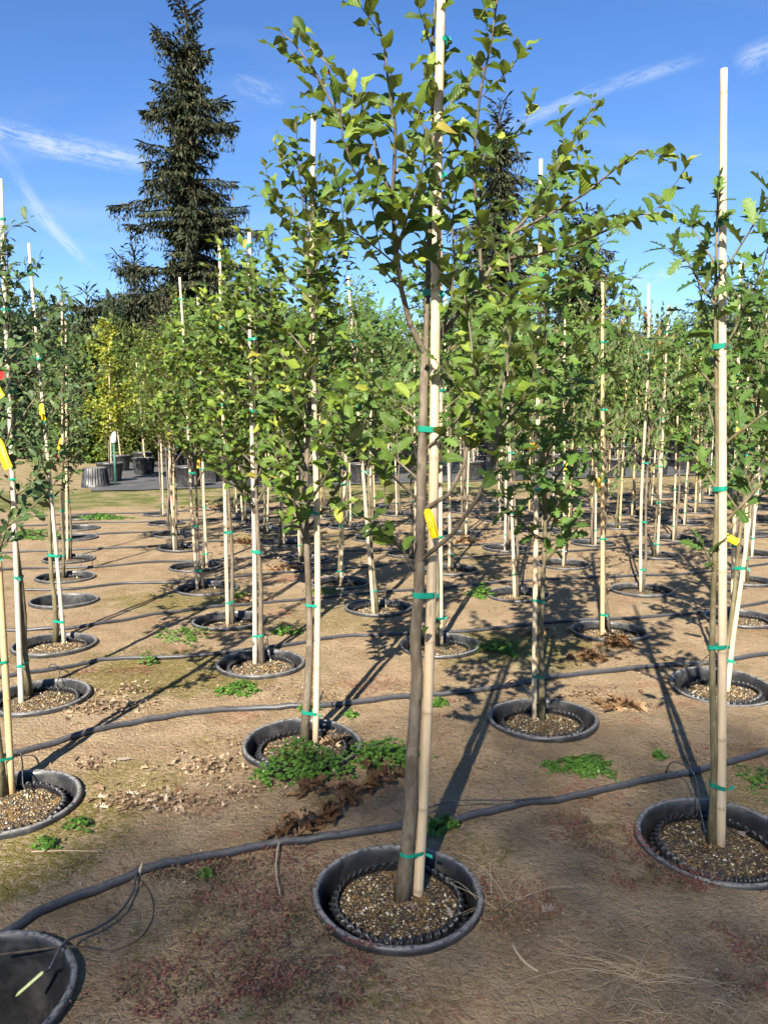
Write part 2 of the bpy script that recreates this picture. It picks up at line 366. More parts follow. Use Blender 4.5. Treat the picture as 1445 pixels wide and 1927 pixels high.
for i in range(-1, 14):
    for j in range(0, 10):
        if (i, j) in NEAR:
            p = gp(*NEAR[(i, j)]['pot'], .02); SITES[(i, j)] = Vector((p.x, p.y)); continue
        p = site_xy(i, j)
        if p.y < 2 or abs(p.x)/p.y > .60 or (i, j) in ((2, 0), (3, 0), (3, 1)): continue
        SITES[(i, j)] = p
POTS = list(SITES.values())
PA = np.array([(p.x, p.y) for p in POTS])

# ---------------------------------------------------------------- ground
def gh(x, y):
    d = math.hypot(x, y); k = 1.0/(1+(d/9)**3)
    z = .020*noise.noise((x*.8, y*.8, .3))*min(1, 12/(d+.1))
    z += k*((.012*noise.noise((x*3.1, y*3.1, 4.)) + .010*noise.noise((x*9., y*9., 9.)) + .0075*noise.noise((x*23., y*23., 2.))))
    m_ = float(np.min(np.hypot(PA[:, 0]-x, PA[:, 1]-y)))
    f = min(1, max(0, (m_-.30)/.22)); f = f*f*(3-2*f)
    return z*f-.004
rng = random.Random(4)
pts = []
def zone(x0, x1, y0, y1, st, keep):
    ny = int((y1-y0)/st); nx = int((x1-x0)/st)
    for a in range(ny):
        for b_ in range(nx):
            x = x0+(b_+.5+rng.uniform(-.3, .3))*st; y = y0+(a+.5+rng.uniform(-.3, .3))*st
            if keep(x, y): pts.append((x, y))
z1 = lambda x, y: -1.9 < x < 2.3 and 1.5 < y < 4.8
z2 = lambda x, y: abs(x) < .56*y+.6 and 1.2 < y < 9
z3 = lambda x, y: abs(x) < .56*y+1.5 and .8 < y < 19
zone(-1.9, 2.3, 1.5, 4.8, .033, z1)
zone(-6, 6, 1.2, 9, .075, lambda x, y: z2(x, y) and not z1(x, y))
zone(-13, 13, .5, 19, .22, lambda x, y: z3(x, y) and not z2(x, y) and not z1(x, y))
zone(-40, 40, -40, 60, 2.5, lambda x, y: not z3(x, y) and not z2(x, y))
zone(-900, 900, -900, 900, 75, lambda x, y: not (-42 < x < 42 and -42 < y < 62))
pts += [(-1200, -1200), (1200, -1200), (1200, 1200), (-1200, 1200)]
A = np.array(pts); keep = np.ones(len(A), bool)
for p in POTS: keep &= np.hypot(A[:, 0]-p.x, A[:, 1]-p.y) > .305
A = A[keep]; edges = []; base = len(A); circ = []
for p in POTS:
    o = base+len(circ)
    circ += [(p.x+.284*math.cos(k*math.pi/16), p.y+.284*math.sin(k*math.pi/16)) for k in range(32)]
    edges += [(o+k, o+(k+1) % 32) for k in range(32)]
A = np.concatenate([A, np.array(circ)])
vo, _, fo, *_ = delaunay_2d_cdt([Vector(p) for p in A], edges, [], 0, 1e-5)
V2 = np.array([tuple(v) for v in vo]); F = np.array(fo)
cen = V2[F].mean(1); ok = np.ones(len(F), bool)
for p in POTS: ok &= np.hypot(cen[:, 0]-p.x, cen[:, 1]-p.y) > .2835
F = F[ok]
Z = np.array([gh(x, y) if abs(x) < 60 and abs(y) < 80 else -.004 for x, y in V2])
mb = MB(); mb.add(np.column_stack([V2, Z]), None, F)

m, t, b = material('nursery_dirt'); M['dirt'] = m
pos = t.new('ShaderNodeNewGeometry').outputs['Position']
n_big = t.noise(pos, .9, 4, .55); n_mid = t.noise(pos, 4.5, 6, .62, .3); n_fine = t.noise(pos, 38, 6, .7); n_grit = t.noise(pos, 140, 3, .7)
c = t.mix(t.ss(n_mid, .35, .66), (.272, .194, .112), (.362, .268, .163))
c = t.mix(t.m('MULTIPLY', t.ss(n_fine, .50, .64), .65), c, (.178, .122, .072))
c = t.mix(t.m('MULTIPLY', t.ss(n_big, .5, .68), .5), c, (.375, .285, .178))
c = t.mix(t.m('MULTIPLY', t.ss(n_grit, .60, .72), .45), c, (.44, .35, .24))
c = t.mix(t.m('MULTIPLY', t.ss(n_grit, .42, .30), .40), c, (.10, .068, .042))
s = t.new('ShaderNodeSeparateXYZ'); t.put(s.inputs[0], pos)
# moss: olive patches with a shape of their own
mz = t.noise(t.map(pos, loc=(7.3, 1.9, 0)), 1.35, 5, .62)
mossf = t.m('MULTIPLY', t.m('MULTIPLY', t.ss(mz, .55, .66), t.ss(n_fine, .44, .56)), .8)
def spot(px, py, rx, ry, st=1.0):
    q = gp(px, py)
    d = t.m('ADD', t.m('POWER', t.m('DIVIDE', t.m('SUBTRACT', s.outputs[0], q.x), rx), 2.0), t.m('POWER', t.m('DIVIDE', t.m('SUBTRACT', s.outputs[1], q.y), ry), 2.0))
    return t.m('MULTIPLY', t.m('SUBTRACT', 1.0, t.ss(t.m('ADD', d, t.m('MULTIPLY', t.m('SUBTRACT', n_mid, .5), 2.6)), .25, 1.25)), st)
for q in ((930, 1215, .75, .5), (320, 1265, .75, .55), (130, 1545, .30, .35), (40, 1620, .3, .3), (350, 1130, .8, .5), (1000, 1230, .5, .5, .7), (620, 1170, .5, .4, .6), (240, 1470, .3, .25, .7), (1420, 1480, .3, .3, .6), (560, 1010, 1.2, .8, .7), (850, 1045, .8, .8, .5)):
    mossf = t.m('MAXIMUM', mossf, t.m('MULTIPLY', spot(*q), t.ss(n_fine, .38, .52)))
c = t.mix(t.m('MULTIPLY', mossf, .8), c, t.mix(t.ss(n_grit, .4, .6), (.095, .088, .018), (.19, .165, .03)))
# red creeping weed stains in the soil
rz = t.noise(t.map(pos, loc=(1.2, 8.1, 3)), 1.6, 5, .6)
redf = t.m('MULTIPLY', t.ss(rz, .58, .68), t.ss(n_fine, .40, .60))
c = t.mix(t.m('MULTIPLY', redf, .6), c, (.27, .085, .055))
# grass verge past the last row
rowc = t.m('ADD', t.m('MULTIPLY', t.m('SUBTRACT', s.outputs[0], P00.x), COLD.x/1.292), t.m('MULTIPLY', t.m('SUBTRACT', s.outputs[1], P00.y), COLD.y/1.292))
rowc = t.m('ADD', rowc, t.m('MULTIPLY', t.m('SUBTRACT', n_big, .5), 2.2))
ver = t.m('MULTIPLY', t.ss(rowc, 9.6, 10.4), t.m('SUBTRACT', 1.0, t.m('MULTIPLY', t.ss(rowc, 12.6, 14.0), .65)))
gcol = t.mix(t.ss(t.noise(pos, 1.7, 5, .65), .42, .60), (.115, .125, .036), (.27, .215, .115))
gcol = t.mix(t.m('MULTIPLY', t.ss(n_fine, .45, .65), .5), gcol, (.075, .10, .022))
right = t.ss(s.outputs[0], 1.0, 5.0)
ver = t.m('MULTIPLY', ver, t.m('SUBTRACT', 1.0, t.m('MULTIPLY', right, .45)))
c = t.mix(ver, c, gcol)
t.put(b.inputs['Base Color'], c); b.inputs['Roughness'].default_value = .95; b.inputs['Specular IOR Level'].default_value = .1
crack = t.new('ShaderNodeTexVoronoi', feature='DISTANCE_TO_EDGE'); t.put(crack.inputs[0], pos); crack.inputs['Scale'].default_value = 24
hh = t.m('ADD', t.m('MULTIPLY', n_fine, 1.0), t.m('MULTIPLY', n_grit, .35))
hh = t.m('ADD', hh, t.m('MULTIPLY', t.ss(crack.outputs[0], 0, .12), .12))
bump(t, b, hh, 1.0, .030)
ground = obj('ground', mb.mesh('ground', M['dirt'])); ground['kind'] = 'structure'
tag(ground, 'dry tan nursery soil with mossy and reddish patches between the pots', 'ground')

# woven weed mat where the next block of potted trees stands
m, t, b = material('weed_mat'); M['mat'] = m
pos = t.new('ShaderNodeNewGeometry').outputs['Position']
n = t.noise(pos, 1.1, 5, .6); n2 = t.noise(pos, 8, 4, .6)
t.put(b.inputs['Base Color'], t.mix(t.ss(n, .4, .7), (.055, .058, .062), (.105, .10, .095)))
b.inputs['Roughness'].default_value = .7; bump(t, b, n2, .4, .02)
def blk(a, c_): p = P00+ROW*a+COLD*c_; return p      # metres along and across the rows
mb = MB(); NX, NY = 60, 24; V = []
for a in range(NY+1):
    for k in range(NX+1):
        p = blk(-1.75+k*34/NX, 16.6+a*22/NY+ (.12*noise.noise((k*.7, 0, 1)) if a == 0 else 0)); V.append((p.x, p.y, .022+.012*noise.noise((p.x*.9, p.y*.9, 5))))
q = [(a*(NX+1)+k, a*(NX+1)+k+1, (a+1)*(NX+1)+k+1, (a+1)*(NX+1)+k) for a in range(NY) for k in range(NX)]
mb.add(V, q)
mat_o = obj('weed_mat', mb.mesh('weed_mat', M['mat'])); mat_o['kind'] = 'structure'
tag(mat_o, 'dark woven weed mat under the far block of potted trees', 'weed mat')

# ---------------------------------------------------------------- leaf shapes
def leaf_grid(L, W, prof, fold, curl, wave, ph, nv=5, side_curl=0.0):
    V = []; UV = []; S = (-1, -.5, 0, .5, 1)
    rows_ = [(-.12, .012)]+[(k/nv, prof(k/nv)) for k in range(nv+1)]
    for tt, w_ in rows_:
        for s_ in S:
            hw = W/2*max(w_, .012)
            x = s_*hw*math.cos(fold); z = abs(s_)*hw*math.sin(fold)
            tc_ = max(tt, 0)
            z += wave*L*abs(s_)**1.5*math.sin(tc_*9.0+ph+(1.7 if s_ > 0 else 0))*(w_ > .05)
            z -= side_curl*hw*s_*s_
            y = tt*L; z -= curl*L*tc_*tc_; y -= .35*abs(curl)*L*tc_*tc_*tc_
            V.append((x, y, z)); UV.append((s_*.5+.5, tt))
    n = len(rows_)
    q = [(r*5+k, r*5+k+1, (r+1)*5+k+1, (r+1)*5+k) for r in range(n-1) for k in range(4)]
    return np.array(V), np.array(q), None, np.array(UV)
def leaf_lobed(L, half, fold, curl, wave, ph):
    # half: list of (t on the midrib, t of the margin, half width)
    V = [(0, -.14*L, 0)]; UV = [(.5, 0)]; q = []; n = len(half); idx = {}
    def put(x, tt):
        z = abs(x)*math.tan(fold)-curl*L*max(tt, 0)**2+wave*abs(x)*math.sin(tt*8+ph+(1.5 if x > 0 else 0))*2
        V.append((x*L, tt*L, z if abs(x) < 1e-6 else z*1.0)); UV.append((.5+x, tt)); return len(V)-1
    mid = []; 
    for (tm, to, w_) in half: mid.append(put(0, tm))
    for sgn in (-1, 1):
        out = [put(sgn*w_, to) for (tm, to, w_) in half]
        for k in range(n-1):
            f = (mid[k], out[k], out[k+1], mid[k+1]) if sgn > 0 else (mid[k], mid[k+1], out[k+1], out[k])
            q.append(f)
    a0 = put(.012, .02)
    V = [tuple(v) for v in V]
    tr = [(0, a0, mid[0])]
    V = np.array(V); V[:, 2] = np.where(np.abs(V[:, 0]) > 0, V[:, 2]*1.0, V[:, 2])
    V[:, 2] = np.array([z*L if False else z for z in V[:, 2]])
    return V, np.array(q), np.array(tr), np.array(UV)
def scaleZ(tp, L): V, q, tr, uv = tp; V = V.copy(); return V, q, tr, uv
ov = lambda p, a=1.0: (lambda tt: math.sin(math.pi*min(1, max(0, tt))**p)**a)
RO = [(0, .02, .012), (.08, .12, .08), (.15, .27, .28), (.22, .29, .12), (.32, .37, .14), (.38, .56, .38), (.46, .53, .15), (.54, .61, .16), (.60, .80, .30), (.70, .76, .14), (.82, .90, .14), (.92, 1.0, .0)]
EO = [(0, .02, .012), (.10, .12, .05), (.20, .24, .13), (.28, .30, .08), (.38, .43, .19), (.46, .49, .12), (.56, .62, .25), (.66, .69, .16), (.76, .83, .21), (.88, .92, .12), (.98, 1.0, .0)]
rr = random.Random(11)
TPL = {}
pro_i = lambda tt: math.sin(math.pi*tt**.92)**.72 if 0 < tt < 1 else 0.0
pro_p = lambda tt: math.sin(math.pi*tt**.62)**.9 if 0 < tt < 1 else 0.0
TPL['iron'] = [leaf_grid(1, rr.uniform(.50, .66), pro_i, rr.uniform(.2, .75), rr.uniform(.0, .42), rr.uniform(.06, .14), rr.uniform(0, 6), 5, rr.uniform(-.1, .3)) for _ in range(12)]
TPL['pear'] = [leaf_grid(1, rr.uniform(.5, .64), pro_p, rr.uniform(.15, .6), rr.uniform(.05, .35), .02, rr.uniform(0, 6), 5) for _ in range(6)]
TPL['mapl'] = [leaf_grid(1, rr.uniform(.6, .75), pro_i, rr.uniform(.1, .5), rr.uniform(.0, .35), .05, rr.uniform(0, 6), 3) for _ in range(5)]
TPL['roak'] = [leaf_lobed(1, [(a, b_, w_*rr.uniform(.85, 1.12)) for a, b_, w_ in RO], rr.uniform(.05, .35), rr.uniform(.05, .3), .05, rr.uniform(0, 6)) for _ in range(6)]
TPL['eoak'] = [leaf_lobed(1, [(a, b_, w_*rr.uniform(.85, 1.1)*1.12) for a, b_, w_ in EO], rr.uniform(.1, .5), rr.uniform(.05, .35), .06, rr.uniform(0, 6)) for _ in range(6)]
TPL['drak'] = [leaf_lobed(1, [(a, b_, w_*rr.uniform(.7, 1.1)) for a, b_, w_ in RO], rr.uniform(.3, 1.0), rr.uniform(-.3, .5), .18, rr.uniform(0, 6)) for _ in range(6)]
def quadleaf(w_=.55): return np.array([(0, 0, 0), (w_/2, .5, .05), (0, 1, -.06), (-w_/2, .5, .05)]), np.array([(0, 1, 2, 3)]), None, np.array([(.5, 0), (1, .5), (.5, 1), (0, .5)])
TPL['quad'] = [quadleaf(.55), quadleaf(.7)]
a6 = [(.5*math.cos(k*math.pi/3+.5), .5+.5*math.sin(k*math.pi/3+.5), .06*(k % 2)) for k in range(6)]
TPL['round'] = [(np.array(a6), np.array([(0, 1, 2, 3), (0, 3, 4, 5)]), None, np.array([(x+.5, y) for x, y, z in a6]))]
TPL['needle'] = [quadleaf(.34), quadleaf(.24)]
LEAF_ME = {}
def leaf_meshes(kind, mat):
    key = (kind, mat)
    if key not in LEAF_ME: LEAF_ME[key] = [MB().add(*tp).mesh(kind+'_leaf', M[mat]) for tp in TPL[kind]]
    return LEAF_ME[key]
def frames(P, D, N):
    D = D/np.linalg.norm(D, axis=1, keepdims=True)
    N = N-D*(N*D).sum(1, keepdims=True); N /= np.linalg.norm(N, axis=1, keepdims=True)+1e-9
    X = np.cross(D, N); return np.stack([X, D, N], 2)
def scatter(mb, kind, P, D, N, S, rs, lv=None):
    P = np.asarray(P, float); D = np.asarray(D, float); N = np.asarray(N, float); S = np.asarray(S, float)
    if not len(P): return
    R = frames(P, D, N)*S[:, None, None]; var = rs.randint(0, len(TPL[kind]), len(P))
    lv = rs.rand(len(P)) if lv is None else lv
    for k, (V, q, tr, uv) in enumerate(TPL[kind]):
        w_ = np.where(var == k)[0]
        if not len(w_): continue
        W = np.einsum('nij,vj->nvi', R[w_], V)+P[w_][:, None, :]; nv = len(V); off = (np.arange(len(w_))*nv)[:, None, None]
        mb.add(W.reshape(-1, 3), (q[None]+off).reshape(-1, 4), None if tr is None else (tr[None]+off).reshape(-1, 3), np.tile(uv, (len(w_), 1)), np.repeat(lv[w_], nv))

# ---------------------------------------------------------------- growing a tree
SPEC = {
 'iron': dict(kind='iron', mat='iron', L=(.062, .108), sp=.036, tsp=.10, tl=(.10, .27), alt=True, droop=.10, bark='bark', el=(38, 62)),
 'eoak': dict(kind='eoak', mat='eoak', L=(.052, .085), sp=.028, tsp=.10, tl=(.08, .22), alt=False, droop=.12, bark='barkg', el=(20, 50)),
 'roak': dict(kind='roak', mat='roak', L=(.07, .122), sp=.036, tsp=.15, tl=(.10, .24), alt=False, droop=.22, bark='barkg', el=(25, 55)),
 'pear': dict(kind='pear', mat='pear', L=(.060, .088), sp=.038, tsp=.12, tl=(.07, .18), alt=False, droop=.85, bark='bark', el=(30, 60)),
 'mapl': dict(kind='mapl', mat='mapl', L=(.065, .105), sp=.034, tsp=.095, tl=(.10, .27), alt=False, droop=.18, bark='bark', el=(35, 60)),
 'gold': dict(kind='mapl', mat='gold', L=(.09, .14), sp=.045, tsp=.12, tl=(.12, .30), alt=False, droop=.2, bark='bark', el=(28, 58)),
}
UPV = Vector((0, 0, 1))
class Tree: 
    def __init__(s, sp, seed): s.sp = SPEC[sp]; s.rng = random.Random(seed); s.br = []; s.lf = []; s.trunk = None; s.cur = -1
def wander(rng, p, d, length, n, up, jit):
    pts = [p.copy()]; d = d.normalized()
    for k in range(n):
        d = (d+UPV*up+Vector((rng.gauss(0, jit), rng.gauss(0, jit), rng.gauss(0, jit)))).normalized()
        pts.append(pts[-1]+d*(length/n))
    return pts
def resample(pts, step):
    out = []; acc = 0; nxt = 0
    for a, b_ in zip(pts[:-1], pts[1:]):
        l = (b_-a).length
        if l < 1e-6: continue
        T = (b_-a)/l
        while nxt <= acc+l: out.append((a+T*(nxt-acc), T, nxt)); nxt += step
        acc += l
    return out, acc
def add_leaf(tr, p, T, side, big=1.0):
    sp, rng = tr.sp, tr.rng
    d = T*rng.uniform(.25, .7)+side*rng.uniform(.7, 1.0)
    if sp['droop'] > .6: d = side*.45+Vector((0, 0, -rng.uniform(.5, 1.2)))+T*.1
    else: d = d+Vector((0, 0, rng.gauss(.22, .28)-sp['droop']))
    n = Vector((rng.gauss(-.1, .42), rng.gauss(-.55, .45), 1.0))
    if sp['droop'] > .6: n = side+Vector((rng.gauss(0, .5), rng.gauss(-.2, .5), .5))
    tr.lf.append((p, d.normalized(), n, rng.uniform(*sp['L'])*big, tr.cur))
def leafy(tr, pts, start=.1, sparse=1.0, big=1.0):
    sp, rng = tr.sp, tr.rng
    rs, tot = resample(pts, sp['sp']*sparse)
    ang = rng.uniform(0, 6.28); roll = rng.uniform(-.5, .5)
    for k, (p, T, s_) in enumerate(rs):
        if s_ < tot*start: continue
        a = T.cross(UPV)
        if a.length < .2: a = T.cross(Vector((math.cos(ang), math.sin(ang), 0)))
        a.normalize(); b_ = T.cross(a).normalized()
        if sp['alt']: th = (0 if k % 2 else math.pi)+roll+rng.gauss(0, .35)
        else: th = ang+k*2.4+rng.gauss(0, .3)
        side = a*math.cos(th)+b_*math.sin(th)
        taper = 1.0 if s_ < tot*.8 else .8
        add_leaf(tr, p, T, side, big*taper)
    T = (pts[-1]-pts[-2]).normalized()
    tr.lf.append((pts[-1], (T+Vector((rng.gauss(0, .2), rng.gauss(0, .2), -.1))).normalized(), Vector((rng.gauss(0, .4), -.4, 1)), rng.uniform(*sp['L'])*.75*big, tr.cur))
def limb(tr, pts, r0, r1, start=.15, twigs=1.0, sparse=1.0, big=1.0, lead=True):
    sp, rng = tr.sp, tr.rng
    parts = [(pts, r0, r1)]; tr.cur = len(tr.br)
    if lead: leafy(tr, pts, start, sparse, big)
    rs, tot = resample(pts, sp['tsp']/max(twigs, .01))
    a0 = rng.uniform(0, 6.28)
    for k, (p, T, s_) in enumerate(rs):
        f = s_/max(tot, 1e-6)
        if f < start or twigs <= 0: continue
        a0 += 2.4+rng.gauss(0, .3)
        a = T.orthogonal().normalized(); b_ = T.cross(a)
        side = a*math.cos(a0)+b_*math.sin(a0)
        d = T*rng.uniform(.5, .9)+side*.8+UPV*.18
        l = rng.uniform(*sp['tl'])*(1.05-.45*f)
        tp = wander(rng, p, d, l, 4, .06, .07)
        rr_ = (r0+(r1-r0)*f)*.5
        parts.append((tp, min(rr_, .0035), .0012)); leafy(tr, tp, .12, sparse, big)
    tr.br.append(parts); tr.cur = -1
def grow(sp, seed, H, z0, R, nb, path=None, r0=.021, shape='vase', sparse=1.0, big=1.0, twigs=1.0, bias=0):
    tr = Tree(sp, seed); rng = tr.rng
    if path is None:
        ph = rng.uniform(0, 6); path = [Vector((.012*math.sin(k*1.1+ph), .012*math.cos(k*1.3+ph), H*k/13)) for k in range(14)]
    tr.trunk = (path, r0, .004)
    az = rng.uniform(0, 6.28)
    zs = [p.z for p in path]
    def on(z):
        for a, b_ in zip(path[:-1], path[1:]):
            if a.z <= z <= b_.z: return a.lerp(b_, (z-a.z)/(b_.z-a.z+1e-9))
        return path[-1].copy()
    for k in range(nb):
        f = (k+rng.uniform(.1, .9))/nb; z = z0+(H*.97-z0)*f
        az += 2.4+rng.gauss(0, .35)
        el = rad(rng.uniform(*SPEC[sp]['el']))
        prof = {'vase': 1.05-.62*f, 'oval': .55+1.5*f*(1-f)*1.25, 'cone': 1.15-.95*f}[shape]
        d = Vector((math.cos(az)*math.cos(el), math.sin(az)*math.cos(el), math.sin(el)))
        l = R*prof*rng.uniform(.75, 1.25)
        if bias and d.x < 0: l *= bias
        pts = wander(rng, on(z), d, l, 6, .07, .06)
        limb(tr, pts, .0035+.006*(1-f)*min(1, R*2), .0015, .18, twigs, sparse, big)
    top = [on(z0+(H-z0)*q) for q in (.55, .7, .85, 1)]
    leafy(tr, top, .05, sparse*1.2, big)
    return tr
CAMV = Vector((0, 0, CAM_H))
def build_tree(tr, name, base, label, cat='tree', group=None, nobj=0, rs=None, tips=None):
    e = empty(name, base, label, cat, group)
    rs = rs or np.random.RandomState(abs(hash((round(base[0], 2), round(base[1], 2)))) % 10000)
    sp = tr.sp
    pts, r0, r1 = tr.trunk; mb = MB(); n = len(pts)
    rr_ = [r0+(r1-r0)*(k/(n-1))**.9 for k in range(n)]; rr_[0] *= 1.28; rr_[1] *= 1.04
    tube(mb, pts, rr_, 10)
    if nobj:
        trunk_o = obj('trunk', mb.mesh('trunk', M[sp['bark']]), e); limbs_o = []
        for parts in tr.br:
            mb = MB()
            for p_, a, b_ in parts: tube(mb, p_, np.linspace(a, b_, len(p_)), 6 if a > .004 else 4, False)
            limbs_o.append(obj('branch', mb.mesh('branch', M[sp['bark']]), e))
    else:
        for parts in tr.br:
            for p_, a, b_ in parts: tube(mb, p_, np.linspace(a, b_, len(p_)), 4, False)
        obj('trunk', mb.mesh('trunk', M[sp['bark']]), e)
    lf = tr.lf
    B = Vector(base)
    order = sorted(range(len(lf)), key=lambda k: ((lf[k][0]+B-CAMV).length/lf[k][3]))
    one, rest = order[:nobj], order[nobj:]
    mes = leaf_meshes(sp['kind'], sp['mat']); red = leaf_meshes(sp['kind'], 'redtag') if tips else None
    for k in one:
        p, d, n_, s_, br_ = lf[k]
        x = d.cross(n_)
        if x.length < 1e-4: x = d.orthogonal()
        x.normalize(); z = x.cross(d).normalized()
        mset = red if (tips and (p.z+B.z) > tips and rs.rand() < .10) else mes
        o = bpy.data.objects.new('leaf', mset[rs.randint(len(mset))]); COL.objects.link(o); o.parent = limbs_o[br_] if br_ >= 0 else trunk_o
        mt = Matrix(((x.x, d.x, z.x, p.x), (x.y, d.y, z.y, p.y), (x.z, d.z, z.z, p.z), (0, 0, 0, 1))) @ Matrix.Scale(s_, 4)
        o.matrix_local = mt if mset is mes else mt @ Matrix.Scale(.55, 4)
    if rest:
        mb = MB(); scatter(mb, sp['kind'], [tuple(lf[k][0]) for k in rest], [tuple(lf[k][1]) for k in rest], [tuple(lf[k][2]) for k in rest], [lf[k][3] for k in rest], rs)
        o = obj('foliage', mb.mesh('foliage', M[sp['mat']]), e); o['kind'] = 'stuff'
    return e
def copy_thing(root, loc, rotz=0, scale=1.0, label=None, group=None):
    r = root.copy(); COL.objects.link(r); r.location = loc; r.rotation_euler = (0, 0, rotz); r.scale = (scale,)*3 if np.isscalar(scale) else scale
    if label: r['label'] = label
    if group: r['group'] = group
    for ch in KIDS.get(root.name, ()):
        c_ = ch.copy(); COL.objects.link(c_); c_.parent = r
        for g_ in KIDS.get(ch.name, ()):
            d_ = g_.copy(); COL.objects.link(d_); d_.parent = c_
    return r

# ---------------------------------------------------------------- how each planting place is told apart
ORD = ['first', 'second', 'third', 'fourth', 'fifth', 'sixth', 'seventh', 'eighth', 'ninth', 'tenth', 'eleventh', 'twelfth']
LINE = {-1: ('', 'dark oak line'), 0: ('', "forked tagged tree's line"), 1: ('', "thick pale stake's line"), 2: ('', "leaning tree's line"),
        3: ('', 'line beyond the leaning tree'), 4: ('', 'second line beyond the leaning tree')}
FARG = 'slender staked trees in the far lines of the field'
def where(i, j):
    if i not in LINE: return 'the %s place in the %s line beyond the leaning tree' % (ORD[j], ORD[i-3])
    return 'the %s place in the %s' % (ORD[j], LINE[i][1])
def species(i, j):
    if i in (-1, 0, 1): return ('eoak', 'iron', 'roak')[i+1]
    if (i, j) == (2, 1): return 'roak'
    if i == 2: return 'pear'
    if (i, j) == (3, 2): return 'pear'
    if i == 3: return 'pear' if j < 5 else 'mapl'
    return ('mapl', 'roak', 'mapl', 'pear', 'eoak')[(i*3+j) % 5] if i > 4 else ('roak' if j < 5 else 'mapl')
EMPTY = {(-1, 0), (-1, 4), (-1, 7), (-1, 8), (-1, 9)}

# ---------------------------------------------------------------- in-ground socket pots and dimpled grow pots
def rim_var(a, k): 
    n_ = .0018*math.sin(a*3+1)+.0012*math.sin(a*7)
    if 6 <= k <= 8: n_ -= .0045*(1 if (math.degrees(a)+12) % 45 < 3.5 else 0)
    return n_, .0015*math.sin(a*2+.6)
mb = MB(); lathe(mb, [(.286, -.07), (.297, -.014), (.3025, .002), (.301, .012), (.295, .0185), (.286, .019), (.278, .013), (.2745, -.004), (.272, -.035), (.260, -.2), (.24, -.43), (.12, -.432), (.001, -.432)], 72, rim_var)
SOCKET = mb.mesh('socket_pot', M['pot'])
def dimple(n_k, segs, rows_):                           # wall leaning inwards, studded with rows of knobs
    mb = MB(); V = []; NZ = rows_
    for k in range(NZ):
        dep = k*.0085
        for i_ in range(segs):
            a = 2*math.pi*i_/segs
            kn = max(0, math.cos(a*n_k+math.pi*(k//4)))**.7 * max(0, math.sin(math.pi*((k % 4)+.5)/4))
            top = .007*math.sin(a*n_k)+.004*math.sin(a*5+1) if k == 0 else 0
            r_ = .209+min(.030, .42*dep)+.016*kn
            V.append((r_*math.cos(a), r_*math.sin(a), -.008-dep+top+.010*kn))
    off = len(V)
    for k in range(4):                                  # inner face, with the hollows of the knobs
        z = -.009-k*.012
        for i_ in range(segs):
            a = 2*math.pi*i_/segs; r_ = .2065+.3*k*.012+.008*max(0, math.cos(a*n_k))*(k == 1)
            V.append((r_*math.cos(a), r_*math.sin(a), z+(.007*math.sin(a*n_k)+.004*math.sin(a*5+1) if k == 0 else 0)))
    q = [(k*segs+i_, (k+1)*segs+i_, (k+1)*segs+(i_+1) % segs, k*segs+(i_+1) % segs) for k in range(NZ-1) for i_ in range(segs)]
    q += [(off+k*segs+i_, off+k*segs+(i_+1) % segs, off+(k+1)*segs+(i_+1) % segs, off+(k+1)*segs+i_) for k in range(3) for i_ in range(segs)]
    q += [(i_, (i_+1) % segs, off+(i_+1) % segs, off+i_) for i_ in range(segs)]
    mb.add(V, q); return mb.mesh('dimpled_wall', M['liner'])
LINER = dimple(42, 336, 17); LINER_FAR = dimple(40, 160, 12)
def soil_mesh(seed):
    mb = MB(); V = []; NR, NS = 12, 40
    for k in range(NR+1):
        r_ = .213*k/NR
        for i_ in range(NS):
            a = 2*math.pi*i_/NS; x, y = r_*math.cos(a), r_*math.sin(a)
            V.append((x, y, -.036+.012*(1-(k/NR)**2)+.008*noise.noise((x*14+seed, y*14, 1))+.006*noise.noise((x*45+seed, y*45, 3))))
    q = [(k*NS+i_, k*NS+(i_+1) % NS, (k+1)*NS+(i_+1) % NS, (k+1)*NS+i_) for k in range(NR) for i_ in range(NS)]
    mb.add(V, q); return mb.mesh('potting_soil', M['soil'])
SOIL = [soil_mesh(3.7*k) for k in range(4)]
def grit_mesh(seed, n):
    rs = np.random.RandomState(seed); mb = MB()
    octa = np.array([(1, 0, 0), (-1, 0, 0), (0, 1, 0), (0, -1, 0), (0, 0, 1), (0, 0, -1)], float)
    tri = np.array([(0, 2, 4), (2, 1, 4), (1, 3, 4), (3, 0, 4), (2, 0, 5), (1, 2, 5), (3, 1, 5), (0, 3, 5)])
    for k in range(n):
        r_ = .2*math.sqrt(rs.rand()); a = rs.rand()*6.283; x, y = r_*math.cos(a), r_*math.sin(a)
        s_ = rs.uniform(.0022, .0062)
        z = -.036+.012*(1-(r_/.21)**2)+.008*noise.noise((x*14, y*14, 1))
        V = octa*(s_*rs.uniform(.6, 1.5, 3))+rs.normal(0, s_*.2, (6, 3))+np.array((x, y, z+s_*.2))
        mb.add(V, None, tri, None, rs.rand())
    return mb.mesh('grit', M['grit'], False)
GRIT = [grit_mesh(5, 1100), grit_mesh(6, 900)]
rs0 = np.random.RandomState(77)
TILT = {(1, 0): (rad(1.5), rad(2.5)), (2, 1): (rad(2.5), rad(3)), (1, 1): (rad(-1), rad(2)), (0, 1): (rad(1), rad(-1)), (0, 0): (0, rad(.6))}
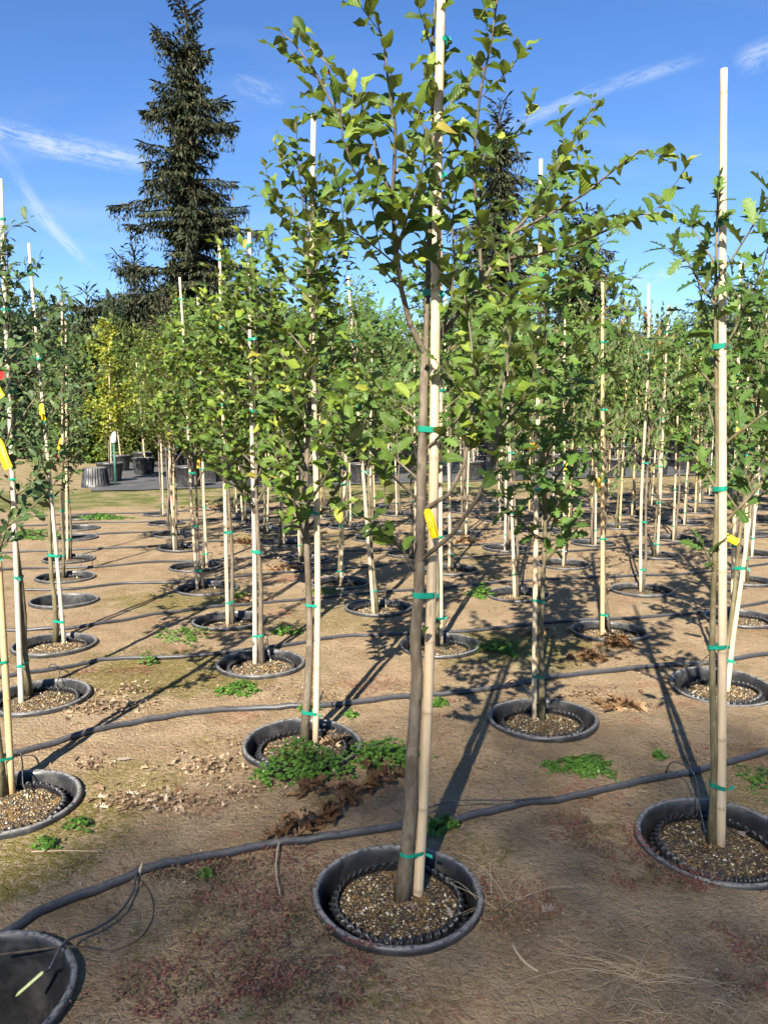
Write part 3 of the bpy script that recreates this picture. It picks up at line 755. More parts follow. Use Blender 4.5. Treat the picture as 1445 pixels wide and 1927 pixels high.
for (i, j), p in SITES.items():
    near = p.length < 7.2
    o = obj('socket_pot', SOCKET, None, (p.x, p.y, .004)); w_ = where(i, j)
    tx, ty = TILT.get((i, j), (rs0.uniform(-.022, .022), rs0.uniform(-.022, .022)))
    o.rotation_euler = (tx, ty, rs0.uniform(0, 6.28)); o.scale = (rs0.uniform(.975, 1.015), rs0.uniform(.975, 1.015), 1)
    if (i, j) in EMPTY:
        if (i, j) in ((-1, 7), (-1, 8), (-1, 9)): tag(o, 'empty dusty black socket pot sunk in the grassy end of the dark oaks line', 'pot', 'empty sunken pots at the grassy end')
        else: tag(o, 'large empty black socket pot with a pale drip stake hanging inside' if j == 0 else 'empty black socket pot sunk in soil between two dark oaks', 'pot', 'black socket pots sunk in the ground')
        continue
    if w_: tag(o, 'black sunken socket pot at '+w_, 'pot', 'black socket pots sunk in the ground')
    else: tag(o, 'black sunken socket pot rim in the far lines of the field', 'pot', 'black socket pots in the far lines')
    g = obj('grow_pot', LINER if near else LINER_FAR, None, (p.x, p.y, .0 if (i, j) != (0, 3) else -.012)); g.rotation_euler = (tx, ty, rs0.uniform(0, 6.28))
    if w_: tag(g, 'dimpled grow pot at '+w_, 'grow pot', 'dimpled grow pots in the sockets')
    else: tag(g, 'black dimpled grow pot of soil in the far lines of the field', 'grow pot', 'grow pots in the far lines')
    s_ = obj('potting_soil', SOIL[(i*3+j) % 4], g)
    if near:
        k_ = obj('grit', GRIT[(i+j) % 2], g); k_['kind'] = 'stuff'

# ---------------------------------------------------------------- stakes, ties and the trees tied to them
def stake_pts(b0, b1, rng, thick=1.0, bow=0.0):
    L = (b1-b0).length; d = (b1-b0)/L; pts = []; rr_ = []; lv = []
    ra, rb = rng.uniform(.0150, .0172)*thick, rng.uniform(.0105, .0122)*thick
    z = -.12; bend = Vector((rng.gauss(0, .006), rng.gauss(0, .006), 0))
    def put(z_, k, l):
        f = max(0, z_)/L; pts.append(b0+d*z_+bend*math.sin(f*6.0)+Vector((bow*math.sin(min(1, f)*math.pi), 0, 0))); rr_.append((ra+(rb-ra)*f)*k); lv.append(l)
    put(z, 1, 0); nz_ = rng.uniform(.02, .2)
    while nz_ < L-.03:
        put(nz_-.014, 1.0, 0); put(nz_-.004, 1.07, .25); put(nz_, 1.09, 1); put(nz_+.005, 1.02, .5); put(nz_+.014, .995, 0)
        nz_ += rng.uniform(.24, .36)*(1.0 if nz_ < L*.6 else 1.25)
    put(L, 1, 0)
    return pts, rr_, lv
def make_stake(base, top, seed, label, group, tr_path, ties, mat='bamboo', sides=10, trunk_r=.02, thick=1.0, bow=0.0):
    rng = random.Random(seed)
    pts, rr_, lv = stake_pts(Vector((0, 0, 0)), top-base, rng, thick, bow)
    mb = MB(); tube(mb, pts, rr_, sides, True, np.concatenate([np.repeat(np.array(lv, np.float32), sides), [0, .6]]))
    o = obj('bamboo_stake', mb.mesh('bamboo_stake', M[mat]), None, base); tag(o, label, 'stake', group)
    # each tie is green tape wound round stake and trunk
    ax = top-base
    for z in ties:
        if z > ax.z-.05: continue
        s_ = ax*(z/ax.z)+Vector((bow*math.sin(math.pi*z/ax.z), 0, 0))
        tp = None
        if tr_path:
            for a, b_ in zip(tr_path[:-1], tr_path[1:]):
                if a.z <= z+base.z <= b_.z: tp = a.lerp(b_, (z+base.z-a.z)/(b_.z-a.z+1e-9))-base
        tr = trunk_r*(1-.7*z/3.0)
        pts2 = [(s_.x+.0185*math.cos(k*.3927), s_.y+.0185*math.sin(k*.3927)) for k in range(16)]
        if tp is not None and (Vector((tp.x, tp.y))-Vector((s_.x, s_.y))).length < .12:
            pts2 += [(tp.x+(tr+.004)*math.cos(k*.3927), tp.y+(tr+.004)*math.sin(k*.3927)) for k in range(16)]
        hull = sorted(set((round(a, 5), round(b_, 5)) for a, b_ in pts2)); lo = []; hi = []
        cr = lambda o_, a, b_: (a[0]-o_[0])*(b_[1]-o_[1])-(a[1]-o_[1])*(b_[0]-o_[0])
        for q in hull:
            while len(lo) > 1 and cr(lo[-2], lo[-1], q) <= 0: lo.pop()
            lo.append(q)
        for q in reversed(hull):
            while len(hi) > 1 and cr(hi[-2], hi[-1], q) <= 0: hi.pop()
            hi.append(q)
        h = lo[:-1]+hi[:-1]; n = len(h); hh_ = rng.uniform(.006, .0105); sl = rng.uniform(-.25, .25)
        V = [(x, y, z+dz_+sl*(x-s_.x)) for dz_ in (-hh_, hh_*.1, hh_) for x, y in h]
        mbt = MB(); mbt.add(V, [(r_*n+k, r_*n+(k+1) % n, (r_+1)*n+(k+1) % n, (r_+1)*n+k) for r_ in range(2) for k in range(n)], None, None, rng.random())
        a = rng.uniform(-.6, 1.2); e0 = Vector((s_.x+.022*math.cos(a), s_.y-.022, z))       # loose tape end
        l_ = rng.uniform(.010, .026); dn = Vector((.5*math.cos(a), -.25, rng.uniform(-.9, .5))).normalized()
        mbt.add([e0+Vector((0, 0, hh_*.8)), e0-Vector((0, 0, hh_*.8)), e0+dn*l_-Vector((0, .004, hh_*.6)), e0+dn*l_+Vector((0, .004, hh_*.7))], [(0, 1, 2, 3)], None, None, .5)
        obj('tie', mbt.mesh('tie', M['tape']), o)
    return o
def trunk_along(tb, sb, st, H, wob, seed, gap=.040, meet=.35):
    """trunk foot tb, stake foot sb to stake head st: the trunk leaves its foot and then runs beside the stake"""
    rng = random.Random(seed); off = tb-sb; off.z = 0
    side = off.normalized() if off.length > .005 else Vector((1, 0, 0))
    ax = st-sb; out = []; N_ = 15; ph = rng.uniform(0, 6)
    for k in range(N_+1):
        z = H*k/N_; c_ = sb+ax*(z/ax.z)
        g_ = gap+(min(off.length, .12)-gap)*max(0, 1-z/meet)
        q = c_+side*(g_-.010*z/3)+Vector((wob*math.sin(z*4.5+ph), wob*math.cos(z*3.7+ph), 0))*min(1, z*2)
        q.z = tb.z+z; out.append(q)
    return out
SOILZ = -.030
CROWN = {  # species, height, crown from, spread, branches, leaf objects, trunk radius
 (0, 1): (2.80, .95, .62, 24, 300, .027, 'vase', 1.0), (0, 2): (2.52, .95, .80, 22, 300, .024, 'vase', 1.05), (0, 3): (2.5, 1.0, .80, 22, 220, .022, 'vase', 1.05),
 (0, 4): (2.45, 1.0, .75, 18, 150, .021, 'vase', 1.1), (0, 5): (2.45, 1.0, .75, 18, 120, .021, 'vase', 1.1),
 (1, 0): (2.45, 1.05, .50, 13, 300, .020, 'oval', 1.0), (1, 1): (2.75, .82, .54, 28, 300, .021, 'oval', 1.12), (1, 2): (2.6, 1.15, .62, 18, 200, .020, 'oval', 1.1), (1, 3): (2.5, 1.1, .6, 16, 120, .020, 'oval', 1.1), (1, 4): (2.6, 1.2, .6, 16, 100, .019, 'oval', 1.1),
 (2, 1): (2.35, .98, .60, 22, 300, .022, 'oval', 1.0), (2, 2): (2.62, 1.0, .36, 22, 220, .018, 'oval', 1.0), (2, 3): (2.5, 1.1, .5, 16, 120, .018, 'oval', 1.0), (2, 4): (2.6, 1.1, .5, 16, 100, .018, 'oval', 1.0),
 (3, 2): (2.62, 1.0, .55, 26, 260, .019, 'oval', 1.0), (3, 3): (2.72, 1.1, .42, 22, 150, .018, 'oval', 1.0), (3, 4): (2.5, 1.1, .5, 16, 100, .018, 'oval', 1.0), (4, 4): (2.75, 1.1, .5, 16, 90, .018, 'oval', 1.0), (4, 3): (2.6, .95, .55, 18, 120, .019, 'oval', 1.0),
 (-1, 1): (2.35, .95, .50, 11, 250, .026, 'oval', 1.0), (-1, 2): (2.58, 1.02, .46, 20, 300, .024, 'oval', .95), (-1, 3): (2.45, .95, .48, 20, 300, .024, 'oval', .95), (-1, 5): (2.6, 1.1, .52, 20, 120, .02, 'oval', 1.0), (-1, 6): (2.6, 1.1, .52, 18, 90, .02, 'oval', 1.0),
}
TREE_G = {'iron': 'wavy-leaved trees in one line', 'eoak': 'dark small-leaved oaks in one line', 'roak': 'lobed-leaf oaks', 'pear': 'drooping-leaf trees', 'mapl': 'small-leaved staked trees'}
LOOK = {'iron': 'broad wavy-leaved tree', 'eoak': 'dark small-leaved oak', 'roak': 'lobed-leaf oak', 'pear': 'drooping-leaf tree', 'mapl': 'small-leaved tree'}
for (i, j), (H, z0, R, nb, nobj, r0, shp, big) in CROWN.items():
    d = NEAR[(i, j)]; tb = gp(*d['tb'], SOILZ); sb = gp(*d['sb'], SOILZ)
    st = at(*d['st'], sb.y+(.04 if (i, j) != (2, 1) else .02)); sp = species(i, j); seed = 100+i*17+j*5
    long_st = st if (i, j) != (2, 1) else sb+(st-sb)*2.2
    path = trunk_along(tb, sb, long_st, H-SOILZ, .010 if sp != 'eoak' else .016, seed, .028 if (i, j) == (1, 0) else .040)
    ppath = [q-tb for q in path]
    twig_ = {'iron': 1.0, 'roak': .8, 'eoak': 1.15, 'pear': .9, 'mapl': 1.0}[sp]
    r0 *= .82
    if sp == 'iron': nb = int(nb*1.25)
    elif sp in ('pear', 'mapl'): nb = int(nb*1.12)
    tr = grow(sp, seed, H-tb.z, z0-tb.z, R, nb, ppath, r0, shp, 1.0, big, twig_, .5 if (i, j) == (1, 0) else 0)
    build_tree(tr, {'iron': 'wavy_leaved_tree', 'eoak': 'oak_tree', 'roak': 'oak_tree', 'pear': 'drooping_leaf_tree', 'mapl': 'staked_tree'}[sp], tb,
               '%s at %s' % (LOOK[sp], where(i, j)), 'tree', TREE_G[sp], nobj)
    ties = [.20+random.Random(seed+2).uniform(-.05, .05)]
    while ties[-1] < 2.6: ties.append(ties[-1]+random.Random(seed+len(ties)).uniform(.42, .62))
    make_stake(sb, st, seed+1, 'green-taped bamboo stake at '+where(i, j), 'bamboo stakes', path, ties,
               {(-1, 1): 'bamboo2', (-1, 2): 'bamboo3', (-1, 3): 'bamboo3', (2, 2): 'bamboo2', (0, 2): 'bamboo3'}.get((i, j), 'bamboo'), 12 if j < 3 else 8, r0, 1.12 if (i, j) == (1, 0) else 1.0)

# the tree with the forked limb: its limbs follow the photo, each with a depth of its own
d = NEAR[(0, 0)]; tb = gp(*d['tb'], SOILZ); sb = gp(*d['sb'], SOILZ); Y0 = tb.y
def L3(path): return [at(px, py, Y0+dy)-tb for px, py, dy in path]
hero = Tree('iron', 5)
tp = L3([(757, 1692, 0), (764, 1620, 0), (773, 1520, .005), (775, 1430, .01), (781, 1340, .01), (785, 1270, .005), (781, 1200, 0), (788, 1110, 0), (791, 1000, .005), (793, 900, .01), (796, 800, .01), (797, 730, .01), (801, 664, .01)])
hero.trunk = (tp, .0255, .0135)
LIMBS = [
 ([(801, 668, .01), (803, 590, .03), (806, 500, .04), (809, 420, .05), (812, 330, .05), (816, 240, .05), (811, 160, .04), (812, 90, .04), (820, 0, .04), (824, -70, .04)], .0105, .003, .22, .9),
 ([(801, 668, .01), (772, 612, -.03), (754, 540, -.07), (744, 455, -.10), (738, 385, -.12), (722, 330, -.14)], .0098, .005, .45, .7),
 ([(738, 385, -.12), (742, 310, -.16), (744, 240, -.2), (730, 150, -.24), (722, 80, -.26), (702, 18, -.28)], .006, .0018, .3, .35),
 ([(722, 330, -.14), (690, 285, -.16), (655, 240, -.2), (622, 190, -.22), (590, 130, -.25), (552, 80, -.27), (530, 62, -.28)], .0055, .0015, .2, .5),
 ([(722, 330, -.14), (700, 250, -.10), (680, 190, -.06), (640, 140, -.02), (600, 105, 0), (575, 78, .02)], .005, .0015, .2, .6),
 ([(740, 410, -.12), (700, 370, -.2), (665, 320, -.26), (645, 260, -.3), (640, 200, -.33)], .005, .0015, .2, .9),
 ([(748, 500, -.09), (712, 470, -.16), (680, 445, -.22), (648, 430, -.28), (625, 420, -.32)], .004, .0014, .25, .9),
 ([(745, 470, -.1), (770, 400, -.2), (790, 340, -.28), (800, 280, -.33)], .004, .0014, .2, 1.0),
 ([(803, 670, .01), (832, 628, .04), (872, 578, .08), (905, 535, .12), (934, 488, .15), (962, 440, .18)], .0092, .0055, .4, .8),
 ([(962, 440, .18), (1000, 400, .22), (1035, 350, .26), (1065, 290, .3), (1095, 235, .33), (1115, 200, .34)], .006, .0015, .1, .8),
 ([(905, 535, .12), (902, 440, .08), (893, 350, .02), (894, 260, -.04), (904, 170, -.08), (922, 90, -.12), (934, 10, -.14), (938, -40, -.15)], .0065, .0018, .18, .7),
 ([(962, 440, .18), (1030, 405, .1), (1100, 365, .02), (1160, 315, -.06), (1205, 282, -.1), (1250, 292, -.13)], .0055, .0014, .2, .6),
 ([(934, 488, .15), (1000, 482, .05), (1075, 462, -.05), (1145, 432, -.12), (1200, 404, -.16), (1240, 402, -.2)], .0055, .0014, .2, .7),
 ([(746, 325, -.16), (790, 270, -.10), (835, 215, -.04), (870, 170, .0), (893, 135, .04)], .006, .0016, .2, .8),
 ([(790, 1056, 0), (850, 1006, -.10), (897, 940, -.18), (924, 880, -.24), (936, 810, -.28), (950, 715, -.31), (961, 620, -.33), (962, 540, -.34), (956, 465, -.35)], .0085, .0022, .42, .9),
 ([(793, 962, .01), (845, 930, -.03), (874, 872, -.05), (886, 800, -.06), (893, 710, -.07), (884, 620, -.08), (872, 545, -.09)], .0085, .002, .35, .9),
 ([(936, 810, -.28), (975, 770, -.3), (1000, 720, -.33), (1012, 660, -.36)], .004, .0014, .15, .8),
 ([(785, 1078, 0), (745, 1022, -.08), (702, 985, -.14), (655, 955, -.2)], .0045, .0012, .35, .35),
 ([(787, 942, .01), (738, 896, -.06), (700, 850, -.12), (655, 795, -.18), (610, 745, -.24), (560, 722, -.28)], .0055, .0014, .25, .55),
 ([(796, 800, .01), (752, 764, .08), (708, 724, .14), (664, 690, .2)], .0045, .0013, .25, .8),
 ([(796, 850, .01), (850, 800, -.06), (900, 745, -.12), (945, 690, -.16)], .005, .0014, .25, .8),
 ([(791, 905, .01), (742, 862, .08), (695, 815, .14), (640, 790, .2)], .0045, .0013, .25, .7),
 ([(832, 628, .04), (850, 560, -.02), (855, 490, -.06), (850, 420, -.1), (862, 340, -.12)], .005, .0015, .15, 1.0),
 ([(905, 535, .12), (960, 560, .04), (1010, 560, -.04), (1060, 540, -.1), (1100, 520, -.14)], .0045, .0014, .2, .8),
 ([(814, 420, .05), (850, 360, .12), (890, 310, .18), (940, 270, .22), (985, 250, .26)], .0045, .0014, .2, .9),
]
for path, r0, r1, start, tw in LIMBS: limb(hero, L3(path), r0, r1, start*.85, tw*1.3, .80, .88)
add_leaf(hero, L3([(795, 1195, -.03)])[0], UPV, Vector((.6, -.8, 0)), .6)
HT = build_tree(hero, 'wavy_leaved_tree', tb, 'tall wavy-leaved tree with a yellow tag on its forked lower limb', 'tree', TREE_G['iron'], 300, None, 2.55)
hs = at(*d['st'], sb.y-.03)
hp = [q+tb for q in tp]+[at(806, 500, Y0+.04), at(809, 420, Y0+.05), at(816, 240, Y0+.05), at(812, 90, Y0+.04)]
def zof(py): return at(800, py, Y0).z-sb.z
make_stake(sb, hs, 9, 'thick bamboo stake tied to the tree with the forked yellow-tagged limb', 'bamboo stakes', hp, [zof(q) for q in (1608, 1120, 808, 552, 332, 78)], 'bamboo', 14, .0225, 1.2, .014)

# ---------------------------------------------------------------- the rest of the field: copies
PRO = {}
def proto(sp, k):
    if (sp, k) not in PRO:
        tr = grow(sp, 900+k*7, 2.7, 1.08, {'iron': .85, 'eoak': .55, 'roak': .66, 'pear': .50, 'mapl': .66}[sp], {'iron': 22, 'eoak': 20, 'roak': 19, 'pear': 22, 'mapl': 22}[sp], None, .018, 'vase' if sp == 'iron' else 'oval', 1.1, 1.18, 1.0)
        PRO[(sp, k)] = (tr, [])
    return PRO[(sp, k)]
NAME = {'iron': 'wavy_leaved_tree', 'eoak': 'oak_tree', 'roak': 'oak_tree', 'pear': 'drooping_leaf_tree', 'mapl': 'staked_tree'}
rf = random.Random(31); STK = []
for k in range(4):
    b0 = Vector((0, 0, 0)); 
for n_, ((i, j), p) in enumerate(SITES.items()):
    if (i, j) in EMPTY or (i, j) in CROWN or (i, j) == (0, 0): continue
    sp = species(i, j); tr, made = proto(sp, (i*5+j*3) % 3); w_ = where(i, j)
    loc = Vector((p.x+rf.uniform(-.05, .05), p.y+rf.uniform(-.05, .05), SOILZ))
    lab = '%s at %s' % (LOOK[sp], w_) if w_ else LOOK[sp]+' on a pale stake in the far lines of the field'
    grp = TREE_G[sp] if w_ else 'far '+TREE_G[sp]
    if not made: e = build_tree(tr, NAME[sp], loc, lab, 'tree', grp); made.append(e); e.rotation_euler = (0, 0, rf.uniform(0, 6.28))
    else: e = copy_thing(made[0], loc, rf.uniform(0, 6.28), rf.uniform(.9, 1.12), lab, grp)
    sl = '%s stake at %s' % ('green-taped bamboo', w_) if w_ else 'pale bamboo stake in the far lines of the field'
    sg = 'bamboo stakes' if w_ else 'bamboo stakes in the far lines'
    sloc = loc+Vector((rf.choice((-1, 1))*rf.uniform(.035, .05), -.015, 0))
    if len(STK) < 4:
        s_ = make_stake(sloc, sloc+Vector((.0, .0, 2.75)), 300+n_, sl, sg, None, [.22, .75, 1.3, 1.9, 2.4], ('bamboo', 'bamboo2', 'bamboo3', 'bamboo')[len(STK)], 7); STK.append(s_)
    else: s_ = copy_thing(rf.choice(STK), sloc, rf.uniform(0, 6.28), rf.uniform(.9, 1.1), sl, sg)
    s_.rotation_euler = (rf.gauss(0, .018), rf.gauss(0, .022), rf.uniform(0, 6.28))

# ---------------------------------------------------------------- irrigation: a hose behind each row, thin feeder tubes
def smooth_path(P, n=8):
    out = []
    for k in range(len(P)-1):
        a, b_, c_, d_ = P[max(k-1, 0)], P[k], P[k+1], P[min(k+2, len(P)-1)]
        for s_ in range(n):
            u = s_/n; out.append(.5*((2*b_)+(c_-a)*u+(2*a-5*b_+4*c_-d_)*u*u+(3*b_-a-3*c_+d_)*u**3))
    out.append(P[-1]); return out
rh = random.Random(8)
HP = {0: [(-120, 1835), (-60, 1800), (30, 1750), (100, 1705), (265, 1647), (400, 1612), (520, 1590), (640, 1577), (740, 1561), (880, 1539), (1000, 1514), (1100, 1497), (1250, 1470), (1340, 1446), (1445, 1420), (1560, 1392)],
      1: [(-90, 1462), (30, 1425), (150, 1390), (280, 1360), (440, 1337), (600, 1330), (760, 1312), (900, 1303), (1050, 1277), (1200, 1258), (1320, 1250), (1445, 1231), (1560, 1215)],
      2: [(-60, 1290), (60, 1268), (120, 1258), (210, 1242), (400, 1232), (540, 1214), (650, 1197), (760, 1193), (900, 1188), (1040, 1172), (1200, 1164), (1330, 1152), (1480, 1128)],
      3: [(0, 1190), (110, 1185), (180, 1178), (300, 1158), (420, 1142), (560, 1130), (700, 1118), (850, 1105), (1000, 1092), (1180, 1084), (1300, 1080), (1480, 1056)],
      4: [(40, 1110), (130, 1108), (240, 1098), (340, 1098), (480, 1085), (640, 1072), (800, 1058), (960, 1045), (1200, 1030), (1480, 1005)]}
HOSE_AT = {}
for j in range(0, 10):
    if j in HP: pts = [gp(*q) for q in HP[j]]
    else:
        pts = []
        for k in range(-2, 30):
            p = site_xy(-.75+k*.5, j)+COLD*(.36+rh.uniform(-.06, .06)); pts.append(Vector((p.x, p.y, 0)))
    pts = smooth_path([Vector((q.x, q.y, 0)) for q in pts], 6)
    rr_ = .0165 if j < 2 else .0145
    lift = []
    for q in pts: q.z = gh(q.x, q.y)+rr_*.82+.004*max(0, noise.noise((q.x*2, q.y*2, j*3.3)))
    mb = MB(); tube(mb, pts, rr_, 10 if j < 4 else 6)
    o = obj('irrigation_hose', mb.mesh('irrigation_hose', M['hose'])); tag(o, 'black irrigation hose lying behind the %s row of pots' % ORD[j], 'hose', 'irrigation hoses')
    HOSE_AT[j] = pts
for (i, j), p in SITES.items():
    if j > 5 or (i, j) in EMPTY or i > 4: continue
    tgt = Vector((p.x, p.y, 0))+Vector((ROW.x, ROW.y, 0))*rh.uniform(.03, .14)+Vector((COLD.x, COLD.y, 0))*rh.uniform(.08, .15)
    h0 = min(HOSE_AT[j], key=lambda q: (q-tgt-Vector((rh.uniform(.0, .2), 0, 0))).length)
    a = h0+Vector((0, 0, .008)); b_ = Vector((tgt.x, tgt.y, SOILZ-.02)); ht = rh.uniform(.08, .17)
    pts = [a, a.lerp(b_, .15)+Vector((rh.uniform(.0, .06), 0, ht*.7)), a.lerp(b_, .5)+Vector((rh.uniform(-.03, .05), 0, ht)), a.lerp(b_, .88)+Vector((0, 0, ht*.75)), b_+Vector((0, 0, .05)), b_]
    if (i, j) == (0, 0): pts = [gp(1040, 1508)+Vector((0, 0, .02)), gp(960, 1527)+Vector((0, 0, .05)), gp(860, 1533)+Vector((0, 0, .06)), gp(790, 1552)+Vector((0, 0, .05)), gp(760, 1600, -.01), gp(752, 1640, -.06)]
    mb = MB(); tube(mb, smooth_path(pts, 6), .0032, 5)
    o = obj('drip_tube', mb.mesh('drip_tube', M['hose'])); tag(o, 'thin drip tube arching into '+where(i, j), 'drip tube', 'thin drip tubes')
    mb = MB(); tube(mb, [b_+Vector((0, 0, -.02)), b_+Vector((.004, 0, .04))], [.003, .006], 5); obj('drip_stake', mb.mesh('drip_stake', M['lime']), o)
pts = [gp(258, 1652)+Vector((0, 0, .02)), gp(250, 1690)+Vector((0, 0, .02)), gp(225, 1728)+Vector((0, 0, .02)), gp(180, 1765)+Vector((0, 0, .03)), gp(126, 1797)+Vector((0, 0, .045)), gp(95, 1820, .03), gp(84, 1828, -.01)]
mb = MB(); tube(mb, smooth_path(pts, 6), .0045, 6)
o = obj('drip_tube', mb.mesh('drip_tube', M['hose'])); tag(o, 'thin black drip tube hanging into the large empty pot', 'drip tube', 'thin drip tubes')
mb = MB(); a = gp(84, 1828, -.01); b_ = at(30, 1875, a.y-.03)
tube(mb, [a, a.lerp(b_, .1), a.lerp(b_, .9), b_], [.003, .0065, .0055, .001], 4, True, 0, .35); obj('drip_stake', mb.mesh('drip_stake', M['lime']), o)
def ground_stick(pxs, r0, label, name='dry_twig', mat='barkd', group='dry twigs on the soil', lift=.004):
    pts = [gp(*q) for q in pxs]
    for q in pts: q.z = gh(q.x, q.y)+lift if min((Vector((q.x, q.y))-p).length for p in POTS) > .31 else .03
    mb = MB(); sp_ = smooth_path(pts, 5); tube(mb, sp_, np.linspace(r0, r0*.5, len(sp_)), 5)
    return tag(obj(name, mb.mesh(name, M[mat])), label, 'twig', group)
ground_stick([(-30, 1818), (60, 1806), (140, 1798), (210, 1788), (262, 1765), (288, 1722), (285, 1690), (266, 1660)], .0034, 'bent dry stem lying across the rim of the large empty pot')
ground_stick([(60, 1602), (110, 1601), (195, 1601)], .004, 'short straight dry twig beside the moss by the golden stake', mat='straw')
ground_stick([(115, 1636), (150, 1622), (178, 1608)], .0025, 'thin dark twig on the mossy soil by the golden stake')
ground_stick([(965, 1780), (975, 1800), (990, 1818), (1012, 1832)], .006, 'curved bare stick beside the dry grass tuft', mat='straw')
ground_stick([(530, 1578), (522, 1610), (520, 1650), (527, 1690)], .004, 'pale root stem crossing the hose near the dead oak branch', mat='straw', lift=.022)
# clip on the front hose
q = gp(268, 1645); mb = MB(); tube(mb, [q+Vector((-.004, -.018, -.004)), q+Vector((0, -.02, .03)), q+Vector((0, .004, .04)), q+Vector((.002, .02, .02))], .005, 5)
tag(obj('hose_clip', mb.mesh('hose_clip', M['straw'])), 'small grey clip strapped over the front hose', 'clip')

# ---------------------------------------------------------------- tags
def plant_tag(a, b_, width, mat, label, ink=3, bend=.012, nrm=Vector((0, -1, .1)), group='yellow plant tags'):
    d = (b_-a); L = d.length; d = d/L; s_ = d.cross(nrm).normalized(); n = s_.cross(d).normalized()
    if n.y > 0: n = -n
    V = []; N_ = 9
    for lay in (0, -.0012):
        for k in range(N_):
            u = k/(N_-1); w_ = width*(.55+.45*min(1, u*5))
            c_ = a+d*(L*u)+n*(bend*math.sin(u*math.pi)+lay)
            V += [c_-s_*w_/2, c_+s_*w_/2]
    q = [(k*2, k*2+1, k*2+3, k*2+2) for k in range(N_-1)]+[(18+k*2, 18+k*2+2, 18+k*2+3, 18+k*2+1) for k in range(N_-1)]
    q += [(k*2, k*2+2, 18+k*2+2, 18+k*2) for k in range(N_-1)]+[(k*2+1, 18+k*2+1, 18+k*2+3, k*2+3) for k in range(N_-1)]
    mb = MB(); mb.add([v-a for v in V], q); o = obj('plant_tag', mb.mesh('plant_tag', M[mat]), None, a); tag(o, label, 'tag', group)
    for r_ in range(ink):
        x = (-.30+.6*r_/max(1, ink-1))*width; u0, u1 = .42, .95-.12*((r_*2) % 3); V = []
        for k in range(7):
            u = u0+(u1-u0)*k/6; c_ = d*(L*u)+n*(bend*math.sin(u*math.pi)+.0008)+s_*x
            V += [c_-s_*width*.035, c_+s_*width*.035]
        mb = MB(); mb.add(V, [(k*2, k*2+1, k*2+3, k*2+2) for k in range(6) if k % 3 != 2 or r_ == 0]); obj('print', mb.mesh('print', M['ink']), o)
    mb = MB(); lp = [Vector((math.cos(k*.785)*.012, .004, math.sin(k*.785)*.008)) for k in range(9)]; tube(mb, [q_+d*.012 for q_ in lp], .001, 4, False); obj('strap', mb.mesh('strap', M[mat]), o)
    return o
plant_tag(at(803, 958, Y0-.055), at(819, 1012, Y0-.075), .028, 'tag', 'curved yellow tag hanging on the forked lower limb', 3)
yk = gp(1357, 1289).y
plant_tag(at(1350, 1002, yk-.10), at(1388, 1021, yk-.14), .042, 'tag', 'yellow printed tag on the leaning tree behind the thick pale stake', 3, .004)
yk = gp(40, 1503).y
plant_tag(at(-3, 826, yk-.05), at(17, 882, yk-.08), .036, 'tag2', 'orange-yellow printed tag on the dark oak with the golden stake', 3, .006)
plant_tag(at(-6, 728, yk-.05), at(4, 748, yk-.08), .03, 'tag', 'short yellow tag high on the dark oak with the golden stake', 2, .006)
plant_tag(at(2, 700, yk-.05), at(6, 712, yk-.08), .02, 'red', 'red ribbon on the dark oak with the golden stake', 0, .004, group='red ribbons')
yk = gp(103, 1210).y
plant_tag(at(78, 760, yk-.07), at(83, 792, yk-.09), .034, 'tag', 'yellow tag on the third dark oak in the line', 2, .008)
yk = gp(124, 1084).y
plant_tag(at(116, 824, yk-.09), at(111, 846, yk-.11), .026, 'tag2', 'narrow orange tag hanging from the dark oak past the empty pot', 2, .006)
plant_tag(at(114, 846, yk-.09), at(111, 860, yk-.11), .03, 'red', 'red ribbon hanging from the dark oak past the empty pot', 0, .006, group='red ribbons')
yk = gp(1020, 1348).y
plant_tag(at(984, 842, yk-.06), at(1026, 836, yk-.08), .028, 'tag2', 'orange-yellow tag wrapped across the stake of the bushy low-leaved oak', 2, .01)
for px, py, sx, col, lab in ((1066, 876, (3, 4), 'tag', 'yellow tag low on the third sapling beyond the leaning tree'), (1128, 905, (2, 2), 'tag2', 'slim orange tag below the drooping leaves on the golden stake'),
                             (1389, 812, (3, 2), 'tag2', 'orange tag beside the drooping-leaf tree past the leaning tree'), (376, 868, (0, 5), 'tag2', 'small orange tag on a wavy-leaved tree deep in its line')):
    yk = SITES[sx].y; plant_tag(at(px, py-9, yk-.08), at(px-3, py+13, yk-.1), .03, col, lab, 2, .006)
for px, py, sx in ((551, 785, (0, 2)), (632, 878, (1, 3))):
    yk = SITES[sx].y-.35; plant_tag(at(px, py-5, yk), at(px+3, py+6, yk), .022, 'red', 'tiny red ribbon among the wavy leaves', 0, .003, group='tiny red ribbons in the leaves')

